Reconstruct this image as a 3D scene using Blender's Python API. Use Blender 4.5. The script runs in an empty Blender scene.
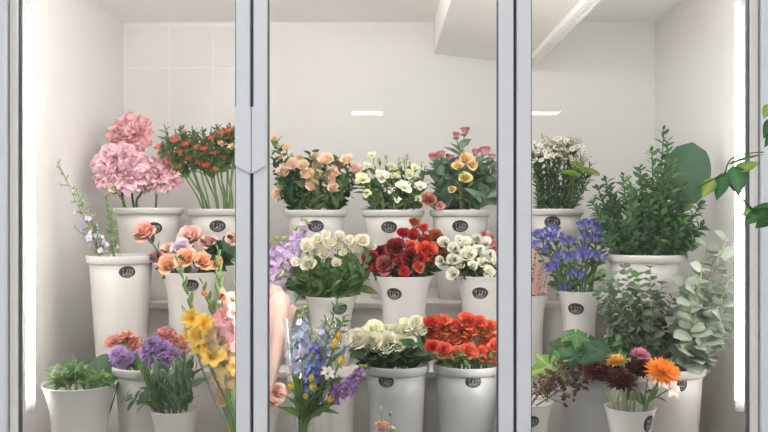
import bpy, math, random
from mathutils import Vector, Matrix, Quaternion
PI = math.pi
sc = bpy.context.scene
COL = sc.collection
F = 818.0                        # focal length in pixels of the 768-wide frame
CAM = Vector((0.0, -2.2, 1.25))  # camera; the door plane is y = 0
rnd = random.Random(7)

def at(px, py, Y):
    d = Y - CAM.y
    return Vector(((px - 384) * d / F, Y, CAM.z - (py - 216) * d / F))
def sz(p, Y): return p * (Y - CAM.y) / F
def lin(c):
    return tuple((x / 255 / 12.92) if x / 255 <= .04045 else ((x / 255 + .055) / 1.055) ** 2.4 for x in c)

# ------------------------------------------------------------------ materials
def new_mat(name):
    m = bpy.data.materials.new(name); m.use_nodes = True
    nt = m.node_tree; nt.nodes.clear()
    out = nt.nodes.new('ShaderNodeOutputMaterial')
    return m, nt, out
def N(nt, t, **kw):
    n = nt.nodes.new(t)
    for k, v in kw.items(): setattr(n, k, v)
    return n
def plain(name, c, rough=.5, spec=.4, noise=.03, scale=30, metal=0, bump=0, sss=0):
    m, nt, out = new_mat(name)
    p = N(nt, 'ShaderNodeBsdfPrincipled')
    p.inputs['Roughness'].default_value = rough
    p.inputs['Specular IOR Level'].default_value = spec
    p.inputs['Metallic'].default_value = metal
    tc = N(nt, 'ShaderNodeTexCoord'); nz = N(nt, 'ShaderNodeTexNoise')
    nz.inputs['Scale'].default_value = scale; nz.inputs['Detail'].default_value = 4
    nt.links.new(tc.outputs['Object'], nz.inputs['Vector'])
    r = N(nt, 'ShaderNodeValToRGB')
    l = lin(c)
    r.color_ramp.elements[0].color = (*[max(0, x * (1 - noise * 2)) for x in l], 1)
    r.color_ramp.elements[1].color = (*[min(1, x * (1 + noise * 2)) for x in l], 1)
    r.color_ramp.elements[0].position = .3; r.color_ramp.elements[1].position = .7
    nt.links.new(nz.outputs['Fac'], r.inputs['Fac'])
    nt.links.new(r.outputs['Color'], p.inputs['Base Color'])
    if bump:
        b = N(nt, 'ShaderNodeBump'); b.inputs['Strength'].default_value = bump; b.inputs['Distance'].default_value = .002
        nt.links.new(nz.outputs['Fac'], b.inputs['Height']); nt.links.new(b.outputs['Normal'], p.inputs['Normal'])
    nt.links.new(p.outputs[0], out.inputs[0])
    return m
def petal(name, base, tip, mid=None, var=.06, trans=.2, hue=.012, rough=.6, spec=.2):
    """petals and leaves: own colour runs from base to tip (attribute t), every flower varies a little"""
    m, nt, out = new_mat(name)
    a = N(nt, 'ShaderNodeAttribute', attribute_name='t')
    r = N(nt, 'ShaderNodeValToRGB')
    r.color_ramp.elements[0].color = (*lin(base), 1); r.color_ramp.elements[1].color = (*lin(tip), 1)
    if mid:
        e = r.color_ramp.elements.new(.55); e.color = (*lin(mid), 1)
    nt.links.new(a.outputs['Fac'], r.inputs['Fac'])
    oi = N(nt, 'ShaderNodeObjectInfo')
    hs = N(nt, 'ShaderNodeHueSaturation')
    mv = N(nt, 'ShaderNodeMapRange'); mv.inputs['To Min'].default_value = 1 - var * 1.5; mv.inputs['To Max'].default_value = 1 + var
    mh = N(nt, 'ShaderNodeMapRange'); mh.inputs['To Min'].default_value = .5 - hue; mh.inputs['To Max'].default_value = .5 + hue
    nt.links.new(oi.outputs['Random'], mv.inputs['Value']); nt.links.new(oi.outputs['Random'], mh.inputs['Value'])
    nt.links.new(mv.outputs[0], hs.inputs['Value']); nt.links.new(mh.outputs[0], hs.inputs['Hue'])
    nt.links.new(r.outputs['Color'], hs.inputs['Color'])
    p = N(nt, 'ShaderNodeBsdfPrincipled'); p.inputs['Roughness'].default_value = rough
    p.inputs['Specular IOR Level'].default_value = spec
    tr = N(nt, 'ShaderNodeBsdfTranslucent'); mx = N(nt, 'ShaderNodeMixShader'); mx.inputs[0].default_value = trans
    nt.links.new(hs.outputs[0], p.inputs['Base Color']); nt.links.new(hs.outputs[0], tr.inputs['Color'])
    nt.links.new(p.outputs[0], mx.inputs[1]); nt.links.new(tr.outputs[0], mx.inputs[2]); nt.links.new(mx.outputs[0], out.inputs[0])
    return m
def emis(name, c, s):
    m, nt, out = new_mat(name)
    e = N(nt, 'ShaderNodeEmission'); e.inputs[0].default_value = (*lin(c), 1); e.inputs[1].default_value = s
    nt.links.new(e.outputs[0], out.inputs[0]); return m
def glassy(name, tint, f0, rough=.0, haze=0.0, hazec=(235, 235, 235)):
    """thin clear sheet: straight-through transparency with Schlick reflection, optionally a little milkiness"""
    m, nt, out = new_mat(name)
    g = N(nt, 'ShaderNodeNewGeometry'); d = N(nt, 'ShaderNodeVectorMath', operation='DOT_PRODUCT')
    nt.links.new(g.outputs['Normal'], d.inputs[0]); nt.links.new(g.outputs['Incoming'], d.inputs[1])
    ab = N(nt, 'ShaderNodeMath', operation='ABSOLUTE'); nt.links.new(d.outputs['Value'], ab.inputs[0])
    s1 = N(nt, 'ShaderNodeMath', operation='SUBTRACT'); s1.inputs[0].default_value = 1; nt.links.new(ab.outputs[0], s1.inputs[1])
    pw = N(nt, 'ShaderNodeMath', operation='POWER'); pw.inputs[1].default_value = 5; nt.links.new(s1.outputs[0], pw.inputs[0])
    ma = N(nt, 'ShaderNodeMath', operation='MULTIPLY_ADD'); ma.inputs[1].default_value = 1 - f0; ma.inputs[2].default_value = f0
    nt.links.new(pw.outputs[0], ma.inputs[0])
    t = N(nt, 'ShaderNodeBsdfTransparent'); t.inputs[0].default_value = (*tint, 1)
    gl = N(nt, 'ShaderNodeBsdfGlossy'); gl.inputs['Roughness'].default_value = rough
    mx = N(nt, 'ShaderNodeMixShader'); nt.links.new(ma.outputs[0], mx.inputs[0])
    nt.links.new(t.outputs[0], mx.inputs[1]); nt.links.new(gl.outputs[0], mx.inputs[2])
    last = mx
    if haze:
        df = N(nt, 'ShaderNodeBsdfDiffuse'); df.inputs[0].default_value = (*lin(hazec), 1)
        m2 = N(nt, 'ShaderNodeMixShader'); m2.inputs[0].default_value = haze
        nt.links.new(mx.outputs[0], m2.inputs[1]); nt.links.new(df.outputs[0], m2.inputs[2]); last = m2
    nt.links.new(last.outputs[0], out.inputs[0]); return m

M = {}
M['wall'] = plain('cream_panel', (230, 228, 225), .45, .35, .012, 3)
M['step'] = plain('white_board', (214, 211, 207), .5, .3, .02, 8)
M['floor_in'] = plain('cooler_floor', (205, 200, 192), .4, .4, .03, 12)
M['frame'] = plain('grey_aluminium', (214, 217, 224), .38, .5, .01, 20)
M['frame_dark'] = plain('dark_gasket', (92, 96, 102), .6, .3, .03, 30)
M['seal'] = plain('pale_seal', (222, 220, 214), .5, .3, .02, 30)
M['shopfloor'] = plain('shop_floor', (150, 146, 140), .5, .4, .08, 6)
M['shopwall'] = plain('shop_wall', (176, 174, 170), .8, .2, .02, 4)
M['shopceil'] = plain('shop_ceiling', (232, 231, 228), .8, .2, .01, 4)
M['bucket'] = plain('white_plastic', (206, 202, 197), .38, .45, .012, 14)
M['bucket_dim'] = plain('grey_dimmed_plastic', (176, 177, 175), .38, .45, .02, 10)  # greyer front plastic, with dimmer light near the floor put into its colour
M['badge'] = plain('black_badge', (42, 43, 44), .35, .5, .05, 60)
M['mono'] = plain('silver_print', (160, 160, 158), .4, .5, .03, 60)
M['ceil'] = plain('ceiling_panel', (244, 242, 239), .5, .3, .008, 3)
M['unit'] = plain('unit_white', (245, 243, 239), .5, .3, .01, 5)
M['led'] = emis('led_light', (255, 251, 246), 20)
M['fill_top'] = emis('header_fill_light', (255, 252, 248), 36)  # emission of the added, unseen tube above the doors
M['ceillamp'] = emis('ceiling_lamp_light', (255, 252, 248), 17)
M['ledcap'] = plain('led_cap', (228, 228, 226), .5, .4, .02, 20)
M['tile'] = plain('pale_wall_panel', (229, 227, 224), .3, .4, .012, 6)
M['grid_line'] = plain('white_grid_line', (238, 236, 233), .5, .3, .01, 30)
M['glass'] = glassy('door_glass', (.985, .987, .986), .02, .0, .004, (236, 232, 226))  # a little white haze mixed in as a veil over the dark tones
M['cello'] = glassy('clear_film', (.965, .97, .975), .075, .10, .06, (222, 230, 242))
M['paper'] = petal('pink_paper', (242, 224, 214), (240, 208, 194), None, .02, .35, .0)
M['paperwhite'] = petal('white_paper', (240, 234, 226), (250, 240, 236), None, .02, .35, .0)
M['terracotta'] = plain('terracotta', (170, 104, 74), .8, .2, .06, 20)
M['soil'] = plain('soil', (60, 45, 34), .95, .1, .15, 60)
M['bark'] = plain('brown_bark', (118, 96, 74), .8, .2, .1, 40)
def stemm(n, c): M[n] = plain(n, c, .55, .3, .06, 60)
stemm('stem', (98, 124, 72)); stemm('stem_dark', (62, 88, 56)); stemm('stem_pale', (140, 158, 104)); stemm('stem_brown', (96, 74, 60)); stemm('stem_euc', (150, 150, 112))
P = petal
P('_', (0, 0, 0), (0, 0, 0))
LV = dict(
    leaf=P('leaf_green', (106, 134, 82), (80, 116, 70), None, .12, .22),
    leaf_dark=P('leaf_dark_green', (59, 91, 61), (49, 84, 56), None, .14, .18, .01, .45, .35),
    leaf_blue=P('leaf_bluish', (138, 160, 132), (112, 142, 118), None, .1, .2),
    leaf_light=P('leaf_light_green', (146, 168, 104), (104, 140, 74), None, .1, .3),
    leaf_bright=P('leaf_bright_green', (70, 118, 50), (38, 92, 36), None, .22, .25, .02, .45, .35),
    leaf_rus=P('leaf_ruscus', (90, 124, 80), (76, 112, 72), None, .2, .2, .012),
    leaf_euc=P('leaf_silver_eucalyptus', (172, 182, 164), (152, 166, 150), None, .12, .25, .012),
    leaf_euc2=P('leaf_dark_eucalyptus', (112, 126, 106), (98, 114, 98), None, .16, .2, .012),
    leaf_house=P('leaf_houseplant', (78, 122, 64), (36, 84, 50), None, .1, .25, .01, .35, .45),
    leaf_house_pale=P('leaf_houseplant_pale', (176, 196, 110), (98, 148, 60), None, .08, .35, .01, .4, .4),
)
M.update(LV)

# ------------------------------------------------------------------ mesh builder
class MB:
    def __init__(s): s.v = []; s.f = []; s.t = []; s.m = []
    def add(s, vs, fs, ts=0.0, mi=0, X=None):
        o = len(s.v)
        if X is not None: vs = [X @ Vector(v) for v in vs]
        s.v.extend([tuple(v) for v in vs])
        s.t.extend(ts if isinstance(ts, list) else [ts] * len(vs))
        s.f.extend([tuple(i + o for i in f) for f in fs]); s.m.extend([mi] * len(fs))
    def mesh(s, name, mats, smooth=True):
        me = bpy.data.meshes.new(name); me.from_pydata(s.v, [], s.f); me.update()
        for m in (mats if isinstance(mats, (list, tuple)) else [mats]): me.materials.append(m)
        me.polygons.foreach_set('material_index', s.m)
        me.polygons.foreach_set('use_smooth', [smooth] * len(s.f))
        a = me.attributes.new('t', 'FLOAT', 'POINT'); a.data.foreach_set('value', s.t)
        return me
def link(name, me, parent=None, loc=None, rot=None, scale=None):
    o = bpy.data.objects.new(name, me); COL.objects.link(o)
    if parent is not None: o.parent = parent
    if loc is not None: o.location = loc
    if rot is not None:
        o.rotation_mode = 'QUATERNION'; o.rotation_quaternion = rot
    if scale is not None: o.scale = (scale,) * 3 if isinstance(scale, (int, float)) else scale
    return o
def empty(name, loc):
    o = link(name, None, None, loc); o.empty_display_size = .03; return o
USED = {}
def tag(o, label=None, cat=None, group=None, kind=None):
    if label:
        o['label'] = label; USED.setdefault(label, []).append(o)
        nw = len(label.replace(',', ' ').split())
        if not 4 <= nw <= 16: print('LABEL LENGTH', nw, label)
    if cat: o['category'] = cat
    if group: o['group'] = group
    if kind: o['kind'] = kind
    return o

def box(mb, a, b, mi=0, bev=0.0):
    (x0, y0, z0), (x1, y1, z1) = a, b
    if not bev:
        mb.add([(x0,y0,z0),(x1,y0,z0),(x1,y1,z0),(x0,y1,z0),(x0,y0,z1),(x1,y0,z1),(x1,y1,z1),(x0,y1,z1)],
               [(3,2,1,0),(4,5,6,7),(0,1,5,4),(1,2,6,5),(2,3,7,6),(3,0,4,7)], 0.0, mi); return
    import bmesh
    bm = bmesh.new()
    bmesh.ops.create_cube(bm, size=1)
    for v in bm.verts: v.co = Vector((x0 + (v.co.x + .5) * (x1 - x0), y0 + (v.co.y + .5) * (y1 - y0), z0 + (v.co.z + .5) * (z1 - z0)))
    bmesh.ops.bevel(bm, geom=list(bm.edges), offset=bev, segments=2, affect='EDGES', profile=.5)
    bm.verts.index_update()
    mb.add([v.co.copy() for v in bm.verts], [[v.index for v in f.verts] for f in bm.faces], 0.0, mi); bm.free()
def boxobj(name, a, b, mat, parent=None, bev=0.0, kind=None):
    m = MB(); box(m, a, b, 0, bev); o = link(name, m.mesh(name, mat, False), parent)
    if kind: o['kind'] = kind
    return o
def tube(mb, pts, r0, r1=None, n=6, mi=0, t=.5, cap=True):
    if r1 is None: r1 = r0
    pts = [Vector(p) for p in pts]; k = len(pts)
    vs, fs = [], []
    ref = Vector((.31, .9, .2))
    for i, p in enumerate(pts):
        d = (pts[min(i + 1, k - 1)] - pts[max(i - 1, 0)]).normalized()
        u = d.cross(ref); u = u.normalized() if u.length > 1e-4 else Vector((1, 0, 0)); w = d.cross(u)
        r = r0 + (r1 - r0) * i / max(1, k - 1)
        for j in range(n):
            a = 2 * PI * j / n; vs.append(p + (u * math.cos(a) + w * math.sin(a)) * r)
    for i in range(k - 1):
        for j in range(n):
            fs.append((i * n + j, i * n + (j + 1) % n, (i + 1) * n + (j + 1) % n, (i + 1) * n + j))
    if cap: fs.append(tuple(range(n))[::-1]); fs.append(tuple((k - 1) * n + j for j in range(n)))
    mb.add(vs, fs, t, mi)
def lathe(mb, prof, n=32, mi=0, t=0.0, X=None):
    vs, fs = [], []
    for r, z in prof:
        for j in range(n):
            a = 2 * PI * j / n; vs.append((r * math.cos(a), r * math.sin(a), z))
    for i in range(len(prof) - 1):
        for j in range(n):
            fs.append((i * n + j, i * n + (j + 1) % n, (i + 1) * n + (j + 1) % n, (i + 1) * n + j))
    ts = t if not callable(t) else [t(i / (len(prof) - 1)) for i in range(len(prof)) for j in range(n)]
    mb.add(vs, fs, ts, mi, X)
def blob(mb, r, h, n=8, mi=0, X=None, t=None, k=5):
    prof = [(max(1e-4, r * math.sin(PI * i / k)), h * (.5 - .5 * math.cos(PI * i / k))) for i in range(k + 1)]
    lathe(mb, prof, n, mi, t or (lambda q: q), X)

# petal: starts r0 from the axis, leans out thA deg at its base, thB at its end, curls at the tip
def pet(mb, phi, L, W, thA, thB, curl=0, cup=.3, r0=.02, z0=0, nu=4, nv=4, ruf=0, ph=0, point=False, mi=0, X=None, wide=.62, t0=0.0, t1=1.0, pw=4):
    vs, ts = [], []
    x = r0; z = z0; cp, sp = math.cos(phi), math.sin(phi)
    for i in range(nv + 1):
        v = i / nv
        th = math.radians(thA + (thB - thA) * v + curl * v ** pw)
        if i:
            x += math.sin(th) * L / nv; z += math.cos(th) * L / nv
        if point: w = W / 2 * (math.sin(PI * min(1, v ** .75)) * .96 + .04 * (1 - v))
        else:
            w = W / 2 * (.22 + .78 * (v / wide) ** .8 if v < wide else math.sqrt(max(.12, 1 - ((v - wide) / (1 - wide)) ** 2 * .88)))
        for j in range(nu + 1):
            u = 2 * j / nu - 1
            off = cup * u * u * w + ruf * math.sin(u * 5.2 + ph) * v * v * L + ruf * .6 * math.sin(u * 9 + ph * 2.3) * v ** 3 * L
            px = x - math.cos(th) * off; pz = z + math.sin(th) * off
            py = u * w
            vs.append((px * cp - py * sp, px * sp + py * cp, pz)); ts.append(t0 + (t1 - t0) * v)
    n = nu + 1
    fs = [(i * n + j, i * n + j + 1, (i + 1) * n + j + 1, (i + 1) * n + j) for i in range(nv) for j in range(nu)]
    mb.add(vs, fs, ts, mi, X)
def frame(d, spin=0.0):
    return Vector(d).to_track_quat('Z', 'Y').to_matrix().to_4x4() @ Matrix.Rotation(spin, 4, 'Z')

# ------------------------------------------------------------------ blooms, unit diameter (spikes: unit length)
def g_rose(r, n=17, opn=1.0):
    mb = MB()
    for i in range(n):
        f = i / (n - 1)
        pet(mb, i * 2.4 + r.uniform(-.3, .3), .40 + .15 * f + r.uniform(-.04, .03), .28 + .40 * f, (4 + 70 * f) * opn, -24 + 44 * f * opn, (10 + 62 * f) * opn + r.uniform(-12, 16), .5 - .2 * f, .008 + .075 * f, .05 - .08 * f, 5, 5, .02 + .035 * f, r.uniform(0, 6), pw=6, t0=.1 * f, t1=.45 + .55 * f)
    return mb
def g_globe(r): return g_rose(r, 21, .74)
def g_bud(r): return g_rose(r, 11, .6)
def g_peony(r, n=230, flat=.82, L=.43, W=.2, ruf=.09, tmax=118):
    mb = MB()
    for i in range(n):
        f = (i + .5) / n
        th = math.degrees(math.acos(1 - f * (1 - math.cos(math.radians(tmax)))))
        l = L * r.uniform(.82, 1.1)
        X = Matrix.Diagonal((1, 1, flat, 1))
        pet(mb, i * 2.39996, l, W * r.uniform(.75, 1.25), th, th + r.uniform(-34, 30), r.uniform(-50, 30), .3, .07 * f + .01, 0.04, 5, 4, ruf, r.uniform(0, 6), X=X, wide=.78, pw=2)
    return mb
def g_carn(r): return g_peony(r, 80, .8, .42, .26, .13, 95)
def g_statice(r): return g_peony(r, 110, .75, .44, .12, .10, 98)
def g_lis(r):
    mb = MB()
    for i in range(9):
        f = i / 8
        pet(mb, i * 2.4, .40 + .12 * f, .34 + .12 * f, 22 + 34 * f, 18 + 30 * f, 18 + 30 * f, .3, .02, 0, 4, 4, .05, r.uniform(0, 6), pw=3)
    blob(mb, .05, .2, 6, 1, Matrix.Translation((0, 0, .05)))
    return mb
def g_lisbud(r):
    mb = MB()
    for i in range(6): pet(mb, i * 2.4, .62, .3, 24, -12, -8, .7, .02, 0, 4, 4, .02, i)
    return mb
def g_alst(r):
    mb = MB()
    for i in range(6):
        pet(mb, i * PI / 3, .62, .24 if i % 2 else .3, 18, 46, 34, .35, .03, 0, 3, 4, .02, i)
    for i in range(5):
        tube(mb, [(0, 0, .1), (.05 * math.cos(i * 1.25), .05 * math.sin(i * 1.25), .3), (.12 * math.cos(i * 1.25), .12 * math.sin(i * 1.25), .48)], .008, .006, 4, 1, .2)
    return mb
def g_glad(r):
    mb = MB()
    for i in range(6):
        pet(mb, i * PI / 3, .64, .42, 16, 50, 44, .3, .02, 0, 5, 5, .07, r.uniform(0, 6), t0=.0)
    for i in range(3):
        tube(mb, [(0, 0, .1), (.03 * (i - 1), .02, .3), (.05 * (i - 1), .05, .46)], .01, .008, 4, 1, .2)
    return mb
def g_daisy(r, lay=((24, .5, .15, 98, 92), (24, .49, .15, 88, 78), (22, .44, .14, 76, 58), (20, .37, .13, 58, 34), (16, .28, .1, 40, 8)), cr=.13, ch=.10):
    mb = MB()
    for k, (n, L, W, a, b) in enumerate(lay):
        for i in range(n):
            pet(mb, 2 * PI * (i + .5 * (k % 2)) / n + r.uniform(-.05, .05), L * r.uniform(.9, 1.06), W, a + r.uniform(-6, 6), b + r.uniform(-8, 8), r.uniform(-14, 10), .25, .03, .01 * k, 2, 3, 0, 0, True)
    X = Matrix.Translation((0, 0, .0)); blob(mb, cr, ch * 2, 12, 1, Matrix.Translation((0, 0, .02)), None, 6)
    return mb
def g_aster(r):      # loose head of tiny daisies on wiry stalks
    mb = MB()
    for i in range(16):
        a = i * 2.4; q = .46 * math.sqrt((i + .4) / 16)
        c = Vector((q * math.cos(a), q * math.sin(a), .32 + r.uniform(-.16, .2)))
        tube(mb, [(0, 0, -.1), c * .6, c], .012, .01, 4, 2, .4)
        X = Matrix.Translation(c) @ frame((c.x + r.uniform(-.3, .3), c.y - .2, .7)) @ Matrix.Scale(.25, 4)
        for j in range(10): pet(mb, j * PI / 5, .48, .24, 88, 80, r.uniform(-20, 10), .1, .05, 0, 2, 2, 0, 0, False, 0, X)
        blob(mb, .15, .16, 6, 1, X, None, 4)
    return mb
def g_button(r):     # dense flat cluster of tiny green buds
    mb = MB()
    for i in range(70):
        a = i * 2.39996; q = .48 * math.sqrt((i + .5) / 70)
        z = .18 * (1 - (q / .5) ** 2)
        blob(mb, .05, .10, 5, 0, Matrix.Translation((q * math.cos(a), q * math.sin(a), z + r.uniform(-.02, .02))), None, 4)
        if i % 6 == 0: tube(mb, [(0, 0, -.2), (q * .7 * math.cos(a), q * .7 * math.sin(a), z)], .012, .01, 4, 1)
    return mb
def g_spike(r, n=26, fs=.22, a0=72, tip=.28, petals=5, W=.42, gap0=.0, bud=.7, ftype='flat', rad=.07, sr=1.0):
    mb = MB()
    tube(mb, [(0, 0, -.02), (0, 0, .5), (0, 0, 1)], .014 * sr, .006 * sr, 5, 1, .5)
    for i in range(n):
        f = i / (n - 1); z = gap0 + (1 - gap0) * f
        s = fs * (1 - (1 - tip) * f) * r.uniform(.85, 1.12); a = i * 2.4 + r.uniform(-.3, .3)
        rr = rad * (1 - .7 * f)
        d = Vector((math.cos(a), math.sin(a), math.cos(math.radians(a0)) + .5 * f))
        c = Vector((rr * math.cos(a), rr * math.sin(a), z))
        tube(mb, [(0, 0, z - .02), c], .006, .005, 4, 1, .5)
        X = Matrix.Translation(c) @ frame(d, r.uniform(0, 6)) @ Matrix.Scale(s, 4)
        if f > bud:
            blob(mb, .26, .7, 6, 2 if ftype == 'flat' else 0, X, None, 4)
        elif ftype == 'flat':
            for j in range(petals): pet(mb, j * 2 * PI / petals, .5, W, 42, 82, r.uniform(-20, 30), .15, .03, 0, 3, 3, .07, r.uniform(0, 6), X=X)
            for j in range(3): pet(mb, j * 2.1, .26, .2, 12, 30, 20, .3, .02, .0, 2, 2, .04, j, X=X, t0=.0, t1=.4)
        elif ftype == 'plume':
            for j in range(9): blob(mb, .09, .2, 5, 0, X @ frame((r.uniform(-1, 1), r.uniform(-1, 1), .6)) @ Matrix.Translation((0, 0, .3 * r.random() + .02)), None, 3)
        elif ftype == 'bud':
            blob(mb, .28, .8, 6, 0, X, None, 4)
    return mb
def g_stock(r): return g_spike(r, 30, .40, 75, .5, 5, .48, 0, .9, 'flat', .12)
def g_delph(r): return g_spike(r, 26, .25, 78, .4, 5, .46, 0, .8, 'flat', .11, .7)
def g_wisp(r): return g_spike(r, 17, .095, 70, .55, 5, .42, .05, .62, 'flat', .085, .3)
def g_astilbe(r): return g_spike(r, 46, .30, 48, .3, 5, .4, 0, 2, 'plume', .10)
def g_gentian(r):    # whorl of upright bells with pointed blue lobes
    mb = MB()
    for i in range(7):
        a = i * 2.4; q = 0 if i == 0 else .17 + .03 * (i % 2)
        X = Matrix.Translation((q * math.cos(a), q * math.sin(a), -.04 * (i % 3))) @ frame((.55 * q / .2 * math.cos(a), .55 * q / .2 * math.sin(a), 1), r.uniform(0, 6))
        for j in range(5): pet(mb, j * 2 * PI / 5, .66, .2, 10, 2, 22, .6, .02, 0, 3, 5, 0, 0, False, 0, X, .7)
        for j in range(4): pet(mb, j * PI / 2, .2, .1, 20, 6, 0, .3, .03, -.02, 2, 2, 0, 0, True, 1, X)
    return mb
def g_tulip(r):
    mb = MB()
    for i in range(6): pet(mb, i * PI / 3 * (1.0), .78, .44, 34, -16, 4, .55, .02 + .012 * (i % 2), 0, 4, 5, .02, i)
    return mb
def g_seed(r):       # branching dark seed sprig, unit length
    mb = MB()
    tube(mb, [(0, 0, 0), (.02, 0, .5), (0, .03, 1)], .012, .006, 5, 1)
    for i in range(17):
        z = .3 + .7 * i / 16; a = i * 2.4; l = .22 * (1.25 - .7 * z)
        e = Vector((l * math.cos(a), l * math.sin(a), z + l * .5)); tube(mb, [(0, 0, z - .04), e], .007, .005, 4, 1)
        for j in range(4):
            X = Matrix.Translation(e + Vector((r.uniform(-.05, .05), r.uniform(-.05, .05), r.uniform(-.04, .05)))) @ frame((r.uniform(-1, 1), r.uniform(-1, 1), r.uniform(-.3, 1)))
            blob(mb, .026, .06, 6, 0, X, None, 4)
            pet(mb, j, .08, .05, 30, 60, 20, .2, .01, 0, 2, 2, 0, 0, True, 0, X)
    return mb
def g_lily(r):
    mb = MB()
    for i in range(6): pet(mb, i * PI / 3, .66, .3, 22, 58, 70, .3, .02, 0, 4, 5, .04, r.uniform(0, 6), wide=.5, pw=3)
    return mb
GEN = dict(rose=g_rose, globe=g_globe, bud=g_bud, peony=g_peony, carn=g_carn, statice=g_statice, lis=g_lis, lisbud=g_lisbud, alst=g_alst, glad=g_glad, straw=g_daisy,
           aster=g_aster, button=g_button, stock=g_stock, delph=g_delph, wisp=g_wisp, astilbe=g_astilbe, gentian=g_gentian, tulip=g_tulip, seed=g_seed, lily=g_lily)
BL = {}
ylw = P('stamen_yellow', (214, 180, 70), (226, 196, 90)); grn = P('bud_green', (132, 156, 90), (176, 192, 120)); stm = P('wiry_green', (104, 130, 78), (112, 138, 84))
def bloom(key, gen, base, tip, mid=None, extra=(None, None), var=.07, trans=.14, hue=.012, nvar=3):
    base, tip, mid = [None if q is None else tuple(255 - (255 - x) * (.68 if min(q) > 110 else .86 if max(q) > 225 else 1) for x in q) for q in (base, tip, mid)]
    if gen in ('rose', 'bud', 'globe'): base = tuple(x * (.9 if min(base) > 100 else .8) for x in base)
    mats = [P('petal_' + key, base, tip, mid, var, trans, hue), extra[0] or ylw, extra[1] or grn]
    BL[key] = (gen, [GEN[gen](random.Random(hash_(key) + i)).mesh('flower_' + key, mats) for i in range(nvar)])
def hash_(s):
    h = 7
    for c in s: h = (h * 31 + ord(c)) % 100003
    return h
bloom('peony_pink', 'peony', (255, 140, 164), (255, 204, 212), (255, 182, 194), trans=.08, var=.02)
bloom('peony_deep', 'peony', (255, 124, 146), (255, 186, 194), (252, 164, 176), trans=.08, var=.02)
bloom('alst_red', 'alst', (238, 184, 116), (208, 82, 72), (216, 104, 84), hue=.02)
bloom('alst_cream', 'alst', (236, 190, 110), (240, 214, 176))
bloom('rose_peach', 'globe', (246, 190, 134), (255, 224, 196), (252, 212, 176), hue=.015)
bloom('bud_peach', 'bud', (226, 190, 120), (246, 214, 180))
bloom('lis_white', 'lis', (222, 220, 150), (246, 244, 230), (244, 240, 216))
bloom('lis_cream', 'lis', (208, 212, 130), (232, 232, 178))
bloom('lisbud', 'lisbud', (170, 186, 100), (212, 216, 146))
bloom('rose_pinkred', 'bud', (240, 196, 160), (208, 92, 104), (214, 112, 120))
bloom('rose_apricot', 'rose', (240, 180, 100), (250, 208, 140), (248, 200, 126))
bloom('rose_yellow', 'rose', (226, 190, 90), (244, 214, 130))
bloom('rose_dusty', 'rose', (170, 90, 76), (206, 124, 108))
bloom('aster_white', 'aster', (232, 230, 214), (246, 244, 236), extra=(P('aster_eye', (190, 160, 80), (206, 176, 100)), stm))
bloom('button_green', 'button', (110, 146, 60), (146, 176, 80), extra=(stm, stm))
bloom('wisp_lilac', 'wisp', (206, 196, 220), (190, 180, 220), extra=(stm, P('bud_pale', (178, 186, 150), (214, 206, 196))))
bloom('wisp_white', 'wisp', (226, 226, 216), (240, 238, 232), extra=(stm, grn))
bloom('rose_orange', 'rose', (240, 140, 80), (248, 182, 134), (246, 164, 112))
bloom('rose_salmon', 'rose', (236, 140, 110), (240, 150, 140), (238, 146, 124))
bloom('rose_blush', 'rose', (244, 168, 134), (252, 200, 180), (248, 184, 162))
bloom('rose_pink', 'rose', (226, 110, 140), (236, 140, 164))
bloom('rose_lilac', 'rose', (200, 176, 206), (222, 200, 224))
bloom('stock_lilac', 'stock', (226, 206, 222), (184, 140, 204), (200, 160, 212), extra=(stm, grn), hue=.02)
bloom('stock_pale', 'stock', (236, 226, 214), (234, 210, 220), extra=(stm, grn))
bloom('stock_purple', 'stock', (186, 140, 196), (150, 96, 176), extra=(stm, grn))
bloom('rose_cream', 'globe', (232, 220, 160), (246, 240, 220), (243, 234, 202))
bloom('rose_white', 'globe', (230, 226, 176), (246, 244, 226), (242, 238, 212))
bloom('rose_maroon', 'rose', (100, 22, 28), (150, 44, 46), (124, 30, 36))
bloom('rose_dustred', 'rose', (130, 50, 54), (168, 84, 84), (150, 64, 68))
bloom('rose_red', 'rose', (170, 30, 26), (206, 50, 38), (190, 38, 32))
bloom('rose_scarlet', 'rose', (206, 60, 36), (226, 88, 52), (216, 72, 44))
bloom('rose_brick', 'rose', (150, 70, 46), (190, 92, 72), (172, 78, 58))
bloom('carn_pink', 'carn', (232, 110, 130), (246, 150, 164))
bloom('astilbe_coral', 'astilbe', (236, 160, 130), (242, 184, 168), extra=(stm, stm))
bloom('gentian', 'gentian', (150, 146, 210), (104, 98, 190), (122, 114, 204), extra=(stm, stm))
bloom('carn_coral', 'carn', (220, 100, 84), (246, 166, 144), (236, 130, 110))
bloom('statice', 'statice', (140, 92, 180), (188, 144, 212), (164, 116, 198))
bloom('carn_violet', 'carn', (140, 86, 186), (182, 130, 214))
bloom('rose_ivory', 'globe', (232, 230, 168), (246, 243, 212), (242, 238, 200))
bloom('rose_tangerine', 'rose', (216, 76, 36), (236, 104, 60), (226, 86, 46))
bloom('tulip_orange', 'tulip', (226, 100, 52), (228, 80, 48))
bloom('tulip_lilac', 'tulip', (206, 176, 206), (214, 178, 214))
bloom('tulip_yellow', 'tulip', (222, 186, 60), (240, 206, 66))
bloom('glad_yellow', 'glad', (236, 178, 60), (246, 212, 96), (244, 202, 80), trans=.4)
bloom('glad_pink', 'glad', (246, 214, 170), (240, 140, 150), (244, 172, 160), trans=.4)
bloom('glad_bud', 'tulip', (150, 170, 80), (226, 96, 92))
bloom('delph_blue', 'delph', (120, 128, 206), (84, 96, 186), extra=(stm, grn), hue=.02)
bloom('delph_pale', 'delph', (196, 196, 230), (150, 156, 214), extra=(stm, grn))
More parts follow.
